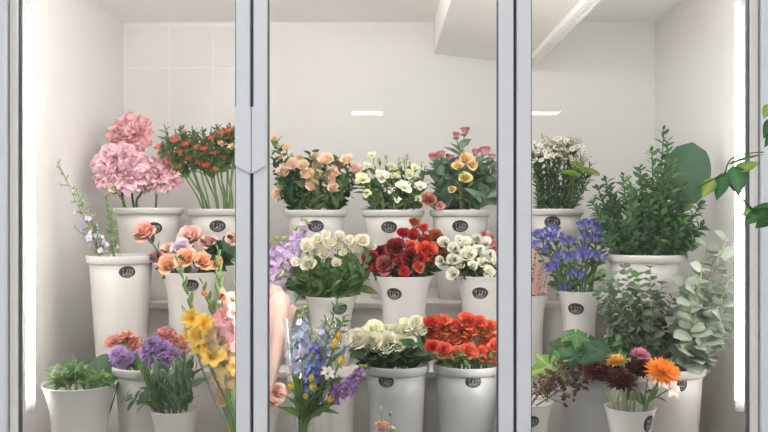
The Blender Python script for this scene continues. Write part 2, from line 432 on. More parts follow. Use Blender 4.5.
bloom('straw_burgundy', 'straw', (110, 34, 36), (64, 20, 28), (72, 22, 28), extra=(P('straw_eye', (120, 40, 36), (170, 70, 60)), None))
bloom('straw_orange', 'straw', (244, 170, 40), (240, 118, 24), (244, 138, 30), extra=(P('straw_eye2', (240, 120, 30), (250, 170, 60)), None))
bloom('straw_yellow', 'straw', (226, 170, 50), (240, 200, 90), extra=(P('straw_eye3', (200, 120, 40), (230, 160, 60)), None))
bloom('straw_pink', 'straw', (200, 90, 130), (226, 130, 160), extra=(P('straw_eye4', (190, 110, 60), (220, 150, 90)), None))
bloom('lily_blush', 'lily', (232, 212, 200), (236, 222, 212), extra=(ylw, None))
bloom('seed_dark', 'seed', (70, 46, 44), (96, 66, 60), extra=(M['stem_brown'], None))
# green cup under roses
_c = MB()
for _i in range(5): pet(_c, _i * 2 * PI / 5, .34, .13, 62, 96, 40, .2, .02, -.02, 2, 3, 0, 0, True)
blob(_c, .08, .14, 8, 0, Matrix.Translation((0, 0, -.08)))
CALYX = _c.mesh('calyx', M['leaf'])
WITHCALYX = {'rose', 'globe', 'bud', 'carn', 'tulip', 'straw', 'lis'}

# ------------------------------------------------------------------ leaves
def leaf(mb, base, d, L, W, nrm=(0, 0, 1), bend=.25, fold=.18, shape='ovate', mi=0, nv=5):
    d = Vector(d).normalized(); n = Vector(nrm); s = d.cross(n)
    s = s.normalized() if s.length > 1e-3 else Vector((1, 0, 0)); n = s.cross(d).normalized()
    vs, ts = [], []
    base = Vector(base)
    for i in range(nv + 1):
        v = i / nv
        if shape == 'ovate': w = W / 2 * math.sin(PI * v ** .72) * 1.0
        elif shape == 'round': w = W / 2 * math.sqrt(max(0, 1 - (2 * v - 1) ** 2))
        elif shape == 'lance': w = W / 2 * math.sin(PI * v ** .85) ** .9
        else: w = W / 2 * min(1, v * 6) * (1 - v ** 3)
        c = base + d * (L * v) - n * (bend * L * v * v)
        for u in (-1, 0, 1):
            vs.append(c + s * (w * u) + n * (abs(u) * w * fold)); ts.append(.15 if u == 0 else 1.0)
    fs = [(i * 3 + j, i * 3 + j + 1, (i + 1) * 3 + j + 1, (i + 1) * 3 + j) for i in range(nv) for j in range(2)]
    mb.add(vs, fs, ts, mi)
def smooth(pts, n=5):
    p = [Vector(q) for q in pts]; p = [p[0] * 2 - p[1]] + p + [p[-1] * 2 - p[-2]]
    out = []
    for i in range(1, len(p) - 2):
        for k in range(n):
            t = k / n
            out.append(.5 * ((2 * p[i]) + (p[i + 1] - p[i - 1]) * t + (2 * p[i - 1] - 5 * p[i] + 4 * p[i + 1] - p[i + 2]) * t * t + (3 * p[i] - p[i - 1] - 3 * p[i + 1] + p[i + 2]) * t ** 3))
    out.append(p[-2]); return out
def along(pts, s):
    L = [0]
    for a, b in zip(pts, pts[1:]): L.append(L[-1] + (b - a).length)
    q = s * L[-1]
    for i in range(len(pts) - 1):
        if L[i + 1] >= q or i == len(pts) - 2:
            f = (q - L[i]) / max(1e-6, L[i + 1] - L[i]); return pts[i].lerp(pts[i + 1], f), (pts[i + 1] - pts[i]).normalized()
def leafset(mb, pts, s0, s1, n, L, W, r, ang=50, shape='ovate', pair=False, taper=.6, bend=.25, whorl=0):
    k = 0
    for i in range(n):
        s = s0 + (s1 - s0) * i / max(1, n - 1)
        p, d = along(pts, s)
        u = d.cross(Vector((0, 1, .1))).normalized(); w = d.cross(u)
        azs = [i * 2.4 + r.uniform(-.4, .4)] if not pair else [i * PI / 2 + .4 + r.uniform(-.25, .25), i * PI / 2 + PI + .4 + r.uniform(-.25, .25)]
        for a in azs:
            o = u * math.cos(a) + w * math.sin(a); th = math.radians(ang + r.uniform(-14, 14))
            l = L * (1 - (1 - taper) * (i / max(1, n - 1))) * r.uniform(.8, 1.2)
            leaf(mb, p, d * math.cos(th) + o * math.sin(th), l, W * l / L, d + Vector((r.uniform(-.8, .8), r.uniform(-1.3, .2), r.uniform(-.3, .6))), bend * r.uniform(.4, 1.4), .18, shape)

# ------------------------------------------------------------------ buckets
BK = {}
ZF, ZM, ZT = .45, .76, .95      # cooler floor, middle step, top step
def bucket(key, px, wpx, py, Y, z0, kind, label, group, badge=None, mat='bucket', bsz=(15.5, 11.5)):
    c = at(px, py, Y); R = sz(wpx / 2, Y); H = c.z - z0; th = .003
    root = empty('flower_bucket', (c.x, Y, z0)); tag(root, label, 'bucket', group)
    if kind == 'A':
        prof = lambda z: R * (.70 + .22 * z / H)
        zs = [0, .25, .5, .75, .935]
        out = [(prof(H * q), H * q) for q in zs]
    else:
        def prof(z):
            q = z / H; return R * (.70 + .08 * q + .22 * max(0, (q - .55) / .45) ** 2.2)
        zs = [0, .2, .4, .55, .65, .75, .82, .88, .93, .97, 1]
        out = [(prof(H * q), H * q) for q in zs]
    mb = MB()
    o = out[:]
    ring = [(.0005, .004), (o[0][0] * .96, .0)] + [(o[0][0], .004)] + o[1:]
    top = o[-1]
    if kind == 'B': ring += [(top[0] + .0012, top[1] + .0015), (top[0] - .001, top[1] + .0025), (top[0] - th, top[1] + .0005)]
    ring += [(r_ - th, max(z_, .008)) for r_, z_ in o[::-1]] + [(.0005, .008)]
    lathe(mb, ring, 48)
    link('body', mb.mesh('bucket_body', M[mat]), root)
    if kind == 'A':
        mr = MB(); zb = H * .935; rb = top[0]
        lathe(mr, [(rb - th, zb - .004), (rb + .002, zb - .004), (R * .965, zb), (R * .992, zb + .002), (R * .998, H - .005), (R, H - .002), (R * .995, H), (R * .955, H), (R * .935, H - .003), (rb - th, zb - .004)], 48)
        link('rim', mr.mesh('bucket_rim', M[mat]), root)
    if badge:
        bp = at(badge[0], badge[1], Y - R * .8); zc = bp.z - z0; rr = prof(zc)
        a0 = math.asin(max(-.95, min(.95, (bp.x - c.x) / rr)))
        bw, bh = sz(bsz[0] / 2, Y), sz(bsz[1] / 2, Y)
        def on(s, t, e):
            z = zc + t; q = prof(z) + e; a = a0 + s / rr; return (q * math.sin(a), -q * math.cos(a), z)
        mb = MB(); n = 28; vs = [on(0, 0, .0022)]; fs = []
        for k, (f, e) in enumerate(((.45, .0022), (.82, .0022), (.93, .0026), (1.0, .002), (1.0, -.0005))):
            for j in range(n): vs.append(on(bw * f * math.cos(2 * PI * j / n), bh * f * math.sin(2 * PI * j / n), e))
            for j in range(n):
                if k == 0: fs.append((0, 1 + j, 1 + (j + 1) % n))
                else: fs.append((1 + (k - 1) * n + j, 1 + (k - 1) * n + (j + 1) % n, 1 + k * n + (j + 1) % n, 1 + k * n + j))
        fs = [f[::-1] for f in fs]
        mb.add(vs, fs)
        bo = link('badge', mb.mesh('badge', M['badge']), root); bo['label'] = 'black oval badge with silver script monogram'
        mm = MB()
        for st in (((-.62, .25), (-.55, .5), (-.42, .3), (-.48, -.35), (-.3, -.5), (-.12, -.1), (.0, .5)), ((.0, .5), (-.08, -.2), (.02, -.5), (.2, -.1), (.32, .48)),
                   ((.32, .48), (.26, -.3), (.4, -.5), (.6, -.2), (.66, .2), (.56, .34), (.46, .1)), ((-.5, -.62), (0, -.72), (.5, -.62))):
            pl = smooth([(x, y, 0) for x, y in st], 4); hw = .042
            v2, f2 = [], []
            for i, q in enumerate(pl):
                d = (pl[min(i + 1, len(pl) - 1)] - pl[max(0, i - 1)]).normalized()
                for sgn in (-1, 1): v2.append(on(bw * (q.x - d.y * hw * sgn * .8), bh * (q.y + d.x * hw * sgn * 1.1), .0034))
            for i in range(len(pl) - 1): f2.append((2 * i, 2 * i + 1, 2 * i + 3, 2 * i + 2))
            mm.add(v2, f2)
        link('monogram', mm.mesh('monogram', M['mono']), bo)
    BK[key] = dict(c=Vector((c.x, Y, z0)), R=R, H=H, top=c.z, inner=prof(H * .92) - .006)
    return root
YF, YM, YT = .26, .49, .78
g1, g2, g3 = 'rimmed buckets on the top step', 'buckets on the middle step', 'buckets standing on the cooler floor'
bucket('T1', 149, 68, 208, YT, ZT, 'A', 'rimmed white bucket on the top step holding big pink peonies', g1, (154, 228))
bucket('T2', 218, 60, 209, YT, ZT, 'A', 'rimmed white bucket on the top step holding red alstroemeria', g1, (218, 226))
bucket('T3', 316, 62, 210, YT, ZT, 'A', 'rimmed white bucket on the top step holding peach spray roses', g1, (316, 226))
bucket('T4', 393, 63, 210, YT, ZT, 'A', 'rimmed white bucket on the top step holding cream lisianthus', g1, (389, 227))
bucket('T5', 460, 61, 210, YT, ZT, 'A', 'rimmed white bucket on the top step holding pink and apricot roses', g1, (460, 226))
bucket('T6', 553, 60, 209, YT, ZT, 'A', 'rimmed white bucket on the top step holding white asters', g1, (552, 222))
bucket('M1', 121, 67, 255, YM, ZM, 'A', 'rimmed white bucket by the left wall with wispy lilac delphinium', g2, (127, 272))
bucket('M2', 191, 58, 272, YM, ZM, 'B', 'flared white vase holding orange and salmon roses', g2, (191, 285))
bucket('M3', 262, 56, 280, YM, ZM, 'B', 'flared white vase of lilac stock, mostly behind the door stiles', g2)
bucket('M4', 331, 53, 296, YM, ZM, 'B', 'flared white vase holding cream spray roses and green leaves', g2, (340, 309))
bucket('M5', 404, 57, 276, YM, ZM, 'B', 'flared white vase holding dark red roses', g2, (394, 294))
bucket('M6', 481, 50, 276, YM, ZM, 'B', 'flared white vase holding white spray roses and pink carnations', g2, (480, 293))
bucket('M7', 527, 42, 295, YM, ZM, 'B', 'narrow flared white vase holding coral astilbe plumes', g2)
bucket('M8', 579, 43, 291, YM, ZM, 'B', 'narrow flared white vase holding blue gentians', g2, (576, 309))
bucket('M9', 644, 73, 254, YM, ZM, 'A', 'wide rimmed white bucket packed with dark green ruscus', g2)
bucket('F1', 80, 71, 384, .14, ZF, 'B', 'flared white vase of short green sprigs by the left wall', g3)
bucket('F2', 150, 74, 364, YF, ZF, 'A', 'rimmed white bucket holding coral carnations and purple statice', g3)
bucket('F3', 175, 48, 409, .10, ZF, 'B', 'small flared white vase of leafy green stems and pale buds', g3)
bucket('F9', 252, 62, 402, YF, ZF, 'B', 'flared white vase behind the stiles holding the pink paper bouquet', g3)
bucket('F8', 334, 54, 372, YF, ZF, 'B', 'white vase standing behind the blue and yellow wrapped bouquet', g3)
bucket('F6', 396, 67, 363, YF, ZF, 'A', 'rimmed white bucket holding large ivory roses', g3, (386, 381), 'bucket_dim')
bucket('F7', 467, 68, 363, YF, ZF, 'A', 'rimmed white bucket holding bright orange roses', g3, (473, 381), 'bucket_dim')
bucket('F12', 527, 52, 401, .15, ZF, 'B', 'small flared white vase of dark dried seed sprigs', g3, (531, 421))
bucket('F11', 594, 72, 365, .27, ZF, 'A', 'rimmed white bucket holding broad bright green leaves', g3, None, 'bucket_dim')
bucket('F13', 630, 50, 407, .09, ZF, 'B', 'small flared white vase of burgundy and orange strawflowers', g3, (649, 424), 'bucket', (12, 17))
bucket('F14', 668, 72, 365, .27, ZF, 'A', 'rimmed white bucket holding silver eucalyptus branches', g3, (680, 383), 'bucket', (11, 15))
bucket('F10', 386, 30, 462, .07, ZF, 'B', 'small white vase of pale lisianthus in front of ivory roses', g3)

# ------------------------------------------------------------------ cut stems
GROUPS = {}
ORD = ['', 'second', 'third', 'fourth', 'fifth', 'sixth', 'seventh', 'eighth', 'ninth', 'tenth']
def cut_stem(name, kind, cat, heads, bk, gkey, where, leaves=None, stem='stem', rad=.0022, lean=.55, face=.45, yoff=0.0, label=None, base=None, lpart='leaves', fork=.35, flower='flower', mouth_x=None, up=.15, bow=0.0, via=None):
    """heads: (px, py, size px, bloom key[, dy]); one stem, one thing"""
    r = random.Random(hash_(gkey) + len(GROUPS.setdefault(gkey, [])) * 131)
    Y0 = (BK[bk]['c'].y if bk else base[1]) + yoff
    pts = []
    for h in heads:
        Y = Y0 + (h[4] if len(h) > 4 else r.uniform(-.03, .05)); pts.append((at(h[0], h[1], Y), sz(h[2], Y), h[3]))
    ctr = sum((p for p, _, _ in pts), Vector()) / len(pts)
    if bk:
        b = BK[bk]; a = r.uniform(0, 2 * PI)
        ri = b['inner'] * .78
        off = Vector((ctr.x - b['c'].x, ctr.y - b['c'].y, 0)) * .62
        if mouth_x is not None: off.x = at(mouth_x, 0, b['c'].y).x - b['c'].x
        off += Vector((math.cos(a), math.sin(a), 0)) * ri * .2
        if off.length > ri: off *= ri / off.length
        mouth = b['c'] + off; mouth.z = b['top'] - .004
        bot = b['c'] + Vector((-off.x * .25, -off.y * .25, max(.012, b['H'] * .16)))
    else:
        bot = Vector(base); mouth = Vector(via) if via is not None else bot.lerp(ctr, .4)
    lowest = min(p.z for p, _, _ in pts)
    root = empty(name, bot)
    dirm = (ctr - mouth).normalized()
    if len(pts) == 1: top = pts[0][0]
    else:
        top = mouth.lerp(ctr, 1 - fork)
    side = Vector((r.uniform(-1, 1), r.uniform(-1, 1), 0)) * .006 + Vector((bow, 0, 0))
    main = smooth([bot, mouth, mouth.lerp(top, .5) + side, top], 5) if bk or via is not None else smooth([bot, bot.lerp(top, .5) + side, top], 6)
    mb = MB(); tube(mb, [p - bot for p in main], rad * 1.15, rad * .85, 6)
    brs = []
    for p, s, k in pts:
        if len(pts) > 1:
            br = smooth([top, top.lerp(p, .5) + Vector((0, 0, -.1 * (p - top).length * 0)), p], 3); brs.append(br)
            tube(mb, [q - bot for q in br], rad * .75, rad * .65, 5)
    link('stem', mb.mesh('stem', M[stem]), root)
    if leaves:
        ml = MB()
        s0 = .0
        # leaf only the part above the mouth
        tot = sum((b2 - a2).length for a2, b2 in zip(main, main[1:])); low = (mouth - bot).length / max(tot, 1e-5) if bk or via is not None else .3
        for ls in (leaves if isinstance(leaves, list) else [leaves]):
            mat_ = ls['m']
            f0, f1 = ls.get('r', (.05, .95))
            leafset(ml, [p - bot for p in main], low + (1 - low) * f0, low + (1 - low) * f1, ls['n'], ls['L'], ls['W'], r, ls.get('ang', 50), ls.get('shape', 'ovate'), ls.get('pair', False), ls.get('taper', .8), ls.get('bend', .25))
            for br in brs:
                if ls.get('br', 2): leafset(ml, [p - bot for p in br], .2, .8, ls.get('br', 2), ls['L'] * .7, ls['W'] * .7, r, 50, ls.get('shape', 'ovate'))
        link(lpart, ml.mesh(lpart, M[mat_]), root)
    for p, s, k in pts:
        if not k: continue
        gen, vs = BL[k]
        s = s * {'rose': 1.16, 'globe': 1.22, 'peony': 1.04, 'carn': 1.2, 'statice': 1.25, 'lis': 1.1, 'bud': 1.15}.get(gen, 1)
        d = dirm * lean + Vector((0, -face, up)) + Vector((p.x - ctr.x, p.y - ctr.y, 0)) * 3 * lean + Vector((r.uniform(-.22, .22), r.uniform(-.15, .15), r.uniform(-.08, .2)))
        d.normalize(); q = d.to_track_quat('Z', 'Y') @ Quaternion((0, 0, 1), r.uniform(0, 6.28))
        if gen in ('rose', 'bud', 'globe') and face > .3:
            d = (d + Vector((0, -.55, .1))).normalized(); q = d.to_track_quat('Z', 'Y') @ Quaternion((0, 0, 1), r.uniform(0, 6.28))
        spike = gen in ('stock', 'delph', 'wisp', 'astilbe', 'seed')
        if spike:
            # the spike runs up to the given tip along the stem's own direction
            dd = (p - (brs[0][0] if False else main[-4])).normalized() if len(pts) == 1 else (p - top).normalized()
            dd = (dd + Vector((0, 0, .15))).normalized(); q = dd.to_track_quat('Z', 'Y') @ Quaternion((0, 0, 1), r.uniform(0, 6.28))
            loc = p - dd * s
        else: loc = p - d * s * .22
        fo = link(flower, r.choice(vs), root, loc - bot, q, s)
        if gen in WITHCALYX: link('calyx', CALYX, fo)
    root['category'] = cat; root['group'] = gkey
    GROUPS[gkey].append((root, sum(h[0] for h in heads) / len(heads), sum(h[1] for h in heads) / len(heads), kind, where, label))
    return root
def finish_labels():
    for g, lst in GROUPS.items():
        free = [e for e in lst if not e[5]]
        for e in lst:
            if e[5]: tag(e[0], e[5])
        by = {}
        for e in free: by.setdefault((e[3], e[4]), []).append(e)
        for (kind, where), es in by.items():
            n = len(es)
            rows = 1 if n <= 5 else 2 if n <= 10 else 3
            es = sorted(es, key=lambda e: e[2]); per = math.ceil(n / rows)
            for k in range(rows):
                row = sorted(es[k * per:(k + 1) * per], key=lambda e: e[1])
                rn = {1: '', 2: ('upper', 'lower')[k] if rows == 2 else '', 3: ('upper', 'middle', 'lower')[k] if rows == 3 else ''}[rows]
                for i, e in enumerate(row):
                    m = len(row)
                    if n == 1: pos = ''
                    elif m == 1: pos = 'alone'
                    elif i == 0: pos = 'leftmost'
                    elif i == m - 1: pos = 'rightmost'
                    elif i < m / 2: pos = ORD[i] + ' from left'
                    else: pos = ORD[m - 1 - i] + ' from right'
                    tag(e[0], ' '.join((kind + ' ' + where + (', ' + pos if pos else '') + (' in ' + rn + ' row' if rn else '')).split()))
def many(name, kind, cat, heads, bk, gkey, where, per=1, **kw):
    hs = sorted(heads, key=lambda h: h[0])
    i = 0
    while i < len(hs):
        cut_stem(name, kind, cat, hs[i:i + per], bk, gkey, where, **kw); i += per
LVS = lambda m, n, L, W, **k: dict(m=m, n=n, L=L, W=W, **k)
#__FLOWERS__
# ================================================================== TOP STEP
# pink peonies
for h, lb, mx in (((126, 129, 47, 'peony_deep', .06), 'deeper pink peony, highest and rearmost of the big ruffled blooms by the left wall', 133),
                  ((119, 164, 57, 'peony_pink', -.05), 'very large pale pink peony, the biggest bloom, at the left of its bucket', 124),
                  ((160, 167, 46, 'peony_pink', -.02), 'pale pink peony at the right of its bucket beside the red alstroemeria', 152)):
    cut_stem('pink_peony', 'pink peony', 'flower', [h], 'T1', 'big pink peonies', '', None, 'stem_dark', .0045, .2, .85, label=lb, mouth_x=mx, up=.25)
cut_stem('pink_peony', 'pink peony', 'flower', [(113, 188, 13, 'lis_cream', -.08)], 'T1', 'big pink peonies', '', LVS('leaf_light', 5, .03, .012), 'stem', .002, label='small greenish cream bloom tucked under the largest pink peony')
for hx, hy in ((143, 188), ):
    cut_stem('pink_peony', 'pink peony', 'flower', [(hx, 178, 26, 'peony_deep', .05)], 'T1', 'big pink peonies', '', None, 'stem_dark', .0045, .2, .6, label='small deeper pink peony half hidden between the two large pale ones', mouth_x=139)

# alstroemeria
al = [(163, 146), (174, 161), (179, 139), (191, 143), (201, 146), (184, 151), (194, 157), (216, 137), (226, 132), (226, 143), (210, 164), (209, 148), (219, 152), (233, 130), (236, 146)]
hs = sorted(al)
for i, (x, y) in enumerate(hs):
    k = 'alst_cream' if i in (12, 14) else 'alst_red'
    cut_stem('alstroemeria', 'red alstroemeria' if k == 'alst_red' else 'cream alstroemeria', 'flower',
             [(x - 4, y + 2, 12, k, -.05), (x + 5, y + 6, 11, 'alst_red', -.04), (x + 1, 124 + (i * 5 % 9), 3, None), (x + 4, y - 6, 7, 'glad_bud')], 'T2', 'red alstroemeria stems', 'on the top step',
             [LVS('leaf', 12, .06, .019, r=(.68, 1.0), ang=46, shape='lance', br=11)], 'stem', .0036, .6, .5, mouth_x=200 + (x - 163) * .46, fork=.16)

# peach spray roses
ps = [(315, 157), (326, 160), (293, 165), (283, 172), (303, 166), (316, 168), (307, 175), (333, 173), (347, 160), (296, 180), (282, 187), (292, 191), (278, 195), (305, 182), (312, 186), (322, 181), (333, 189), (342, 186), (324, 199), (356, 170), (300, 160), (338, 166), (330, 182), (318, 177)]
ps = [(x, y, 13.5 + (i * 7 % 4), 'rose_peach' if i % 5 else 'bud_peach') for i, (x, y) in enumerate(ps)]
many('spray_rose', 'peach spray rose', 'flower', ps, 'T3', 'peach spray roses', 'on the top step', 2,
     leaves=[LVS('leaf', 12, .036, .021, r=(.1, 1.0), br=3)], stem='stem', lean=.5, face=.6)
for x, y in ((274, 139), (286, 148), (279, 158)):
    cut_stem('spray_rose', 'peach bud stem', 'flower', [(x, y, 8, 'rose_apricot'), (x + 5, y + 8, 7, 'bud_peach')], 'T3', 'orange budded leafy stems', 'beside the door stile', [LVS('leaf_dark', 18, .04, .018, r=(.25, 1))])
for i, (x, y) in enumerate(((312, 160), (338, 166), (296, 168), (350, 172), (327, 164), (287, 172), (304, 176), (320, 182), (341, 184), (281, 186), (356, 184), (277, 150), (271, 162))):
    cut_stem('leafy_filler', 'green filler stem', 'foliage', [(x, y - 6, 5, 'bud_peach')], 'T3', 'leafy stems among the peach roses', 'among peach spray roses', [LVS('leaf' if i % 2 else 'leaf_dark', 26, .046, .026, r=(.0, 1))])

# lisianthus
li = [(372, 155, 9, 'lis_cream'), (362, 179, 15, 'lis_cream'), (382, 176, 17, 'lis_white'), (367, 193, 10, 'lis_cream'), (395, 176, 10, 'lis_cream'), (404, 186, 16, 'lis_white'), (410, 174, 13, 'lis_cream'), (391, 190, 9, 'lis_white'),
      (397, 199, 9, 'lis_white'), (419, 199, 9, 'lis_cream'), (421, 186, 12, 'lis_white'), (379, 161, 11, 'lisbud'), (404, 161, 11, 'lisbud'), (392, 166, 9, 'lis_cream'), (415, 167, 9, 'lis_cream'), (357, 168, 8, 'lisbud'), (386, 158, 10, 'lisbud'), (407, 156, 9, 'lisbud'), (400, 167, 11, 'lisbud'), (422, 163, 9, 'lisbud'), (367, 165, 9, 'lis_cream'), (413, 181, 8, 'lisbud'), (399, 159, 6, 'lisbud'), (375, 168, 8, 'lisbud')]
li = [(x, y, s_ * 1.12, k, -.07 if k != 'lisbud' else -.02) for x, y, s_, k in li]
many('lisianthus', 'cream lisianthus', 'flower', li, 'T4', 'cream lisianthus stems', 'on the top step', 2, leaves=[LVS('leaf', 9, .045, .022, r=(.0, .9), br=2)], stem='stem_pale', lean=.5, face=.75)
for i, (x, y) in enumerate(((365, 168), (388, 172), (410, 168), (425, 172), (377, 176), (400, 174), (370, 184), (394, 184), (416, 184))):
    cut_stem('leafy_filler', 'green filler stem', 'foliage', [(x, y - 4, 9, 'lisbud', .03)], 'T4', 'leafy stems among the lisianthus', 'among cream lisianthus', [LVS('leaf_light' if i % 3 == 0 else 'leaf', 13, .055, .026, r=(.0, .85))])

# pink and apricot roses
T5 = 'on the top step'
for hds in ([(456, 135, 9, 'rose_pinkred'), (465, 131, 12, 'rose_pinkred')], [(433, 157, 12, 'rose_pinkred'), (441, 155, 13, 'rose_pinkred')], [(451, 158, 9, 'rose_pinkred')],
            [(476, 152, 10, 'rose_pinkred'), (485, 151, 14, 'rose_pinkred')], [(492, 157, 10, 'rose_pinkred'), (494, 168, 8, 'rose_pinkred')]):
    cut_stem('pink_rose', 'raspberry pink rose', 'flower', [(x, y, s * 1.08, k, .02) for x, y, s, k in hds], 'T5', 'raspberry pink roses', T5, [LVS('leaf_blue', 16, .085, .05, r=(.02, .95), br=3)], 'stem', .003, .6, .12)
for hds in ([(465, 159, 14, 'rose_apricot'), (458, 166, 11, 'rose_apricot')], [(472, 164, 12, 'rose_apricot'), (465, 178, 13, 'rose_yellow')], [(452, 190, 8, 'rose_yellow'), (464, 151, 6, 'lisbud')]):
    cut_stem('apricot_rose', 'apricot spray rose', 'flower', [(x, y, s, k, -.06) for x, y, s, k in hds], 'T5', 'apricot spray roses', T5, [LVS('leaf_light', 5, .04, .022, r=(.3, .95))], 'stem', .0025, .5, .8)
for hds in ([(429, 200, 14, 'rose_dusty')], [(440, 206, 9, 'rose_salmon')]):
    cut_stem('dusty_rose', 'low dusty rose bloom', 'flower', [(x, y, s, k, -.08) for x, y, s, k in hds], 'T5', 'low dusty roses', 'at the bucket rim', [LVS('leaf', 3, .03, .018)], 'stem', .0022, .4, .9)
for x, y in ((440, 170), (450, 176), (475, 176), (487, 172), (458, 186), (480, 190), (446, 192), (493, 188)):
    cut_stem('leafy_filler', 'bluish leaf stem', 'foliage', [(x, y - 6, 3, None)], 'T5', 'leafy stems among the pink roses', 'among raspberry pink roses', [LVS('leaf_blue', 13, .09, .052, r=(.0, 1), bend=.4)])

# asters and green buttons
r_ = random.Random(5)
for i in range(16):
    x = 533 + i * 3.0 + r_.uniform(-2, 2); y = 150 + r_.uniform(-9, 9) + abs(x - 556) * .12
    cut_stem('white_aster', 'white aster spray', 'flower', [(x, y, 26, 'aster_white')], 'T6', 'white aster sprays', 'beside the door stile', [LVS('leaf' if i % 2 else 'leaf_dark', 34, .034, .008, r=(.02, .98), shape='lance', ang=40)], 'stem', .0018, .6, .2)
for x, y, s in ((583, 167, 22), (572, 171, 20), (593, 170, 17), (577, 162, 14)):
    cut_stem('green_button_flower', 'flat green button bloom', 'flower', [(x, y, s, 'button_green', -.04)], 'T6', 'green button flowers', 'right of the white asters', [LVS('leaf', 18, .03, .009, r=(.05, .9), shape='lance')], 'stem', .002, .7, .15)
for i in range(12):
    cut_stem('leafy_filler', 'thin green stem', 'foliage', [(533 + i * 5.2, 165 + (i * 5 % 11), 3, None)], 'T6', 'thin leafy stems among the asters', 'among white asters', [LVS('leaf_dark', 44, .03, .008, r=(.0, 1), shape='lance', ang=42)])

# ================================================================== MIDDLE STEP
for x, y, s, k, mx, lb in ((57, 162, 88, 'wisp_lilac', 100, 'tallest wispy lilac delphinium sprig leaning to the left wall'), (76, 190, 60, 'wisp_white', 100, 'wispy pale sprig leaning left, just right of the tallest one'),
                           (74, 226, 34, 'wisp_lilac', 96, 'short wispy lilac sprig at the far left of its bucket'), (86, 200, 50, 'wisp_lilac', 101, 'upright wispy lilac sprig in the middle of its bucket'),
                           (112, 226, 30, 'wisp_white', 106, 'short white flowered sprig at the right of the wispy delphinium'), (98, 222, 32, 'wisp_lilac', 104, 'short lilac sprig among the wispy delphinium stems')):
    cut_stem('delphinium', 'wispy', 'flower', [(x, y, s * 1.15, k, 0)], 'M1', 'wispy delphinium sprigs', '', LVS('leaf_light', 3, .022, .005, shape='lance'), 'stem_pale', .0014, label=lb, mouth_x=mx, bow=.012)
for x, y, lb in ((106, 196, 'tall leafy green sprig under the largest pink peony'), (111, 212, 'shorter leafy green sprig below the pink peonies')):
    cut_stem('leafy_filler', 'green', 'foliage', [(x, y, 4, 'lisbud', .02)], 'M1', 'leafy sprigs beside the delphinium', '', LVS('leaf_light', 30, .026, .007, r=(.1, 1), shape='lance', ang=40), label=lb)

for x, y, s, k, lb, dy in ((145, 232, 20, 'rose_salmon', 'salmon rose on a bent stem reaching out over the left bucket', -.03), (190, 237, 22, 'rose_blush', 'blush pink rose at the top of the flared vase of orange roses', .03),
                       (208, 242, 16, 'rose_blush', 'pink rose right of the blush rose among dark leaves', .02), (169, 250, 14, 'rose_blush', 'small blush rose left of the lilac rose', 0),
                       (181, 249, 18, 'rose_lilac', 'pale lilac rose in the middle of the orange roses', -.02), (156, 257, 13, 'rose_pink', 'small hot pink rose at the left edge of the flared vase', -.02),
                       (168, 264, 18, 'rose_orange', 'orange rose lowest at the left of the flared vase', -.06), (186, 258, 18, 'rose_orange', 'orange rose at the front middle below the lilac rose', -.07),
                       (203, 261, 17, 'rose_orange', 'orange rose right of the middle orange rose', -.06), (216, 263, 13, 'rose_orange', 'small orange rose at the right of the flared vase', -.05),
                       (234, 238, 14, 'rose_blush', 'pale pink rose against the door stile beside dark leaves', .02)):
    cut_stem('garden_rose', 'rose', 'flower', [(x, y, s * 1.1, k, dy)], 'M2', 'orange and salmon roses', '', LVS('leaf_dark', 4, .05, .03, r=(.3, .9)), 'stem', .003, .45, .7, label=lb, up=.35)
for x, y, lb in ((222, 243, 'dark rose leaves right of the pink rose by the stile'), (229, 252, 'dark rose leaves lowest beside the left door stile')):
    cut_stem('leafy_filler', 'dark', 'foliage', [(x, y, 3, None)], 'M2', 'dark leafy stems among the orange roses', '', LVS('leaf_dark', 18, .062, .044, r=(.0, 1)), label=lb)

for x, y, s, k in ((305, 221, 34, 'stock_lilac'), (299, 230, 44, 'stock_lilac'), (280, 240, 46, 'stock_lilac'), (289, 248, 38, 'stock_pale'), (272, 245, 44, 'stock_lilac'), (297, 254, 30, 'stock_pale')):
    cut_stem('stock', 'lilac stock spike' if k == 'stock_lilac' else 'pale stock spike', 'flower', [(x, y, s, k, -.02)], 'M3', 'lilac stock spikes', 'beside the door stile', LVS('leaf_light', 8, .045, .012, r=(0, .6), shape='lance'), 'stem_pale', .003)
cr = [(308, 247, 15), (317, 240, 11), (329, 243, 14), (340, 237, 11), (349, 241, 11), (362, 241, 14), (338, 246, 11), (324, 254, 13), (308, 265, 15), (336, 263, 10), (344, 253, 9), (356, 250, 9), (372, 247, 9), (326, 235, 9), (316, 252, 11), (319, 246, 12), (296, 262, 10), (278, 275, 11), (352, 247, 8)]
many('spray_rose', 'cream spray rose', 'flower', [(x, y, s * 1.12, 'rose_cream', -.05) for x, y, s in cr], 'M4', 'cream spray roses', 'on the middle step', 2, leaves=[LVS('leaf', 9, .05, .022, r=(.0, .8), br=1)], stem='stem', lean=.5, face=.55)
for x, y in ((298, 270), (316, 262), (345, 262), (358, 266), (364, 276), (332, 264), (352, 276), (324, 274), (340, 276), (308, 280), (290, 282)):
    cut_stem('leafy_filler', 'broad green leaf stem', 'foliage', [(x, y + 2, 3, None, -.03)], 'M4', 'leafy stems below the cream spray roses', 'below cream spray roses', LVS('leaf' if x % 4 else 'leaf_light', 9, .07, .03, r=(.0, 1), bend=.2, ang=36))

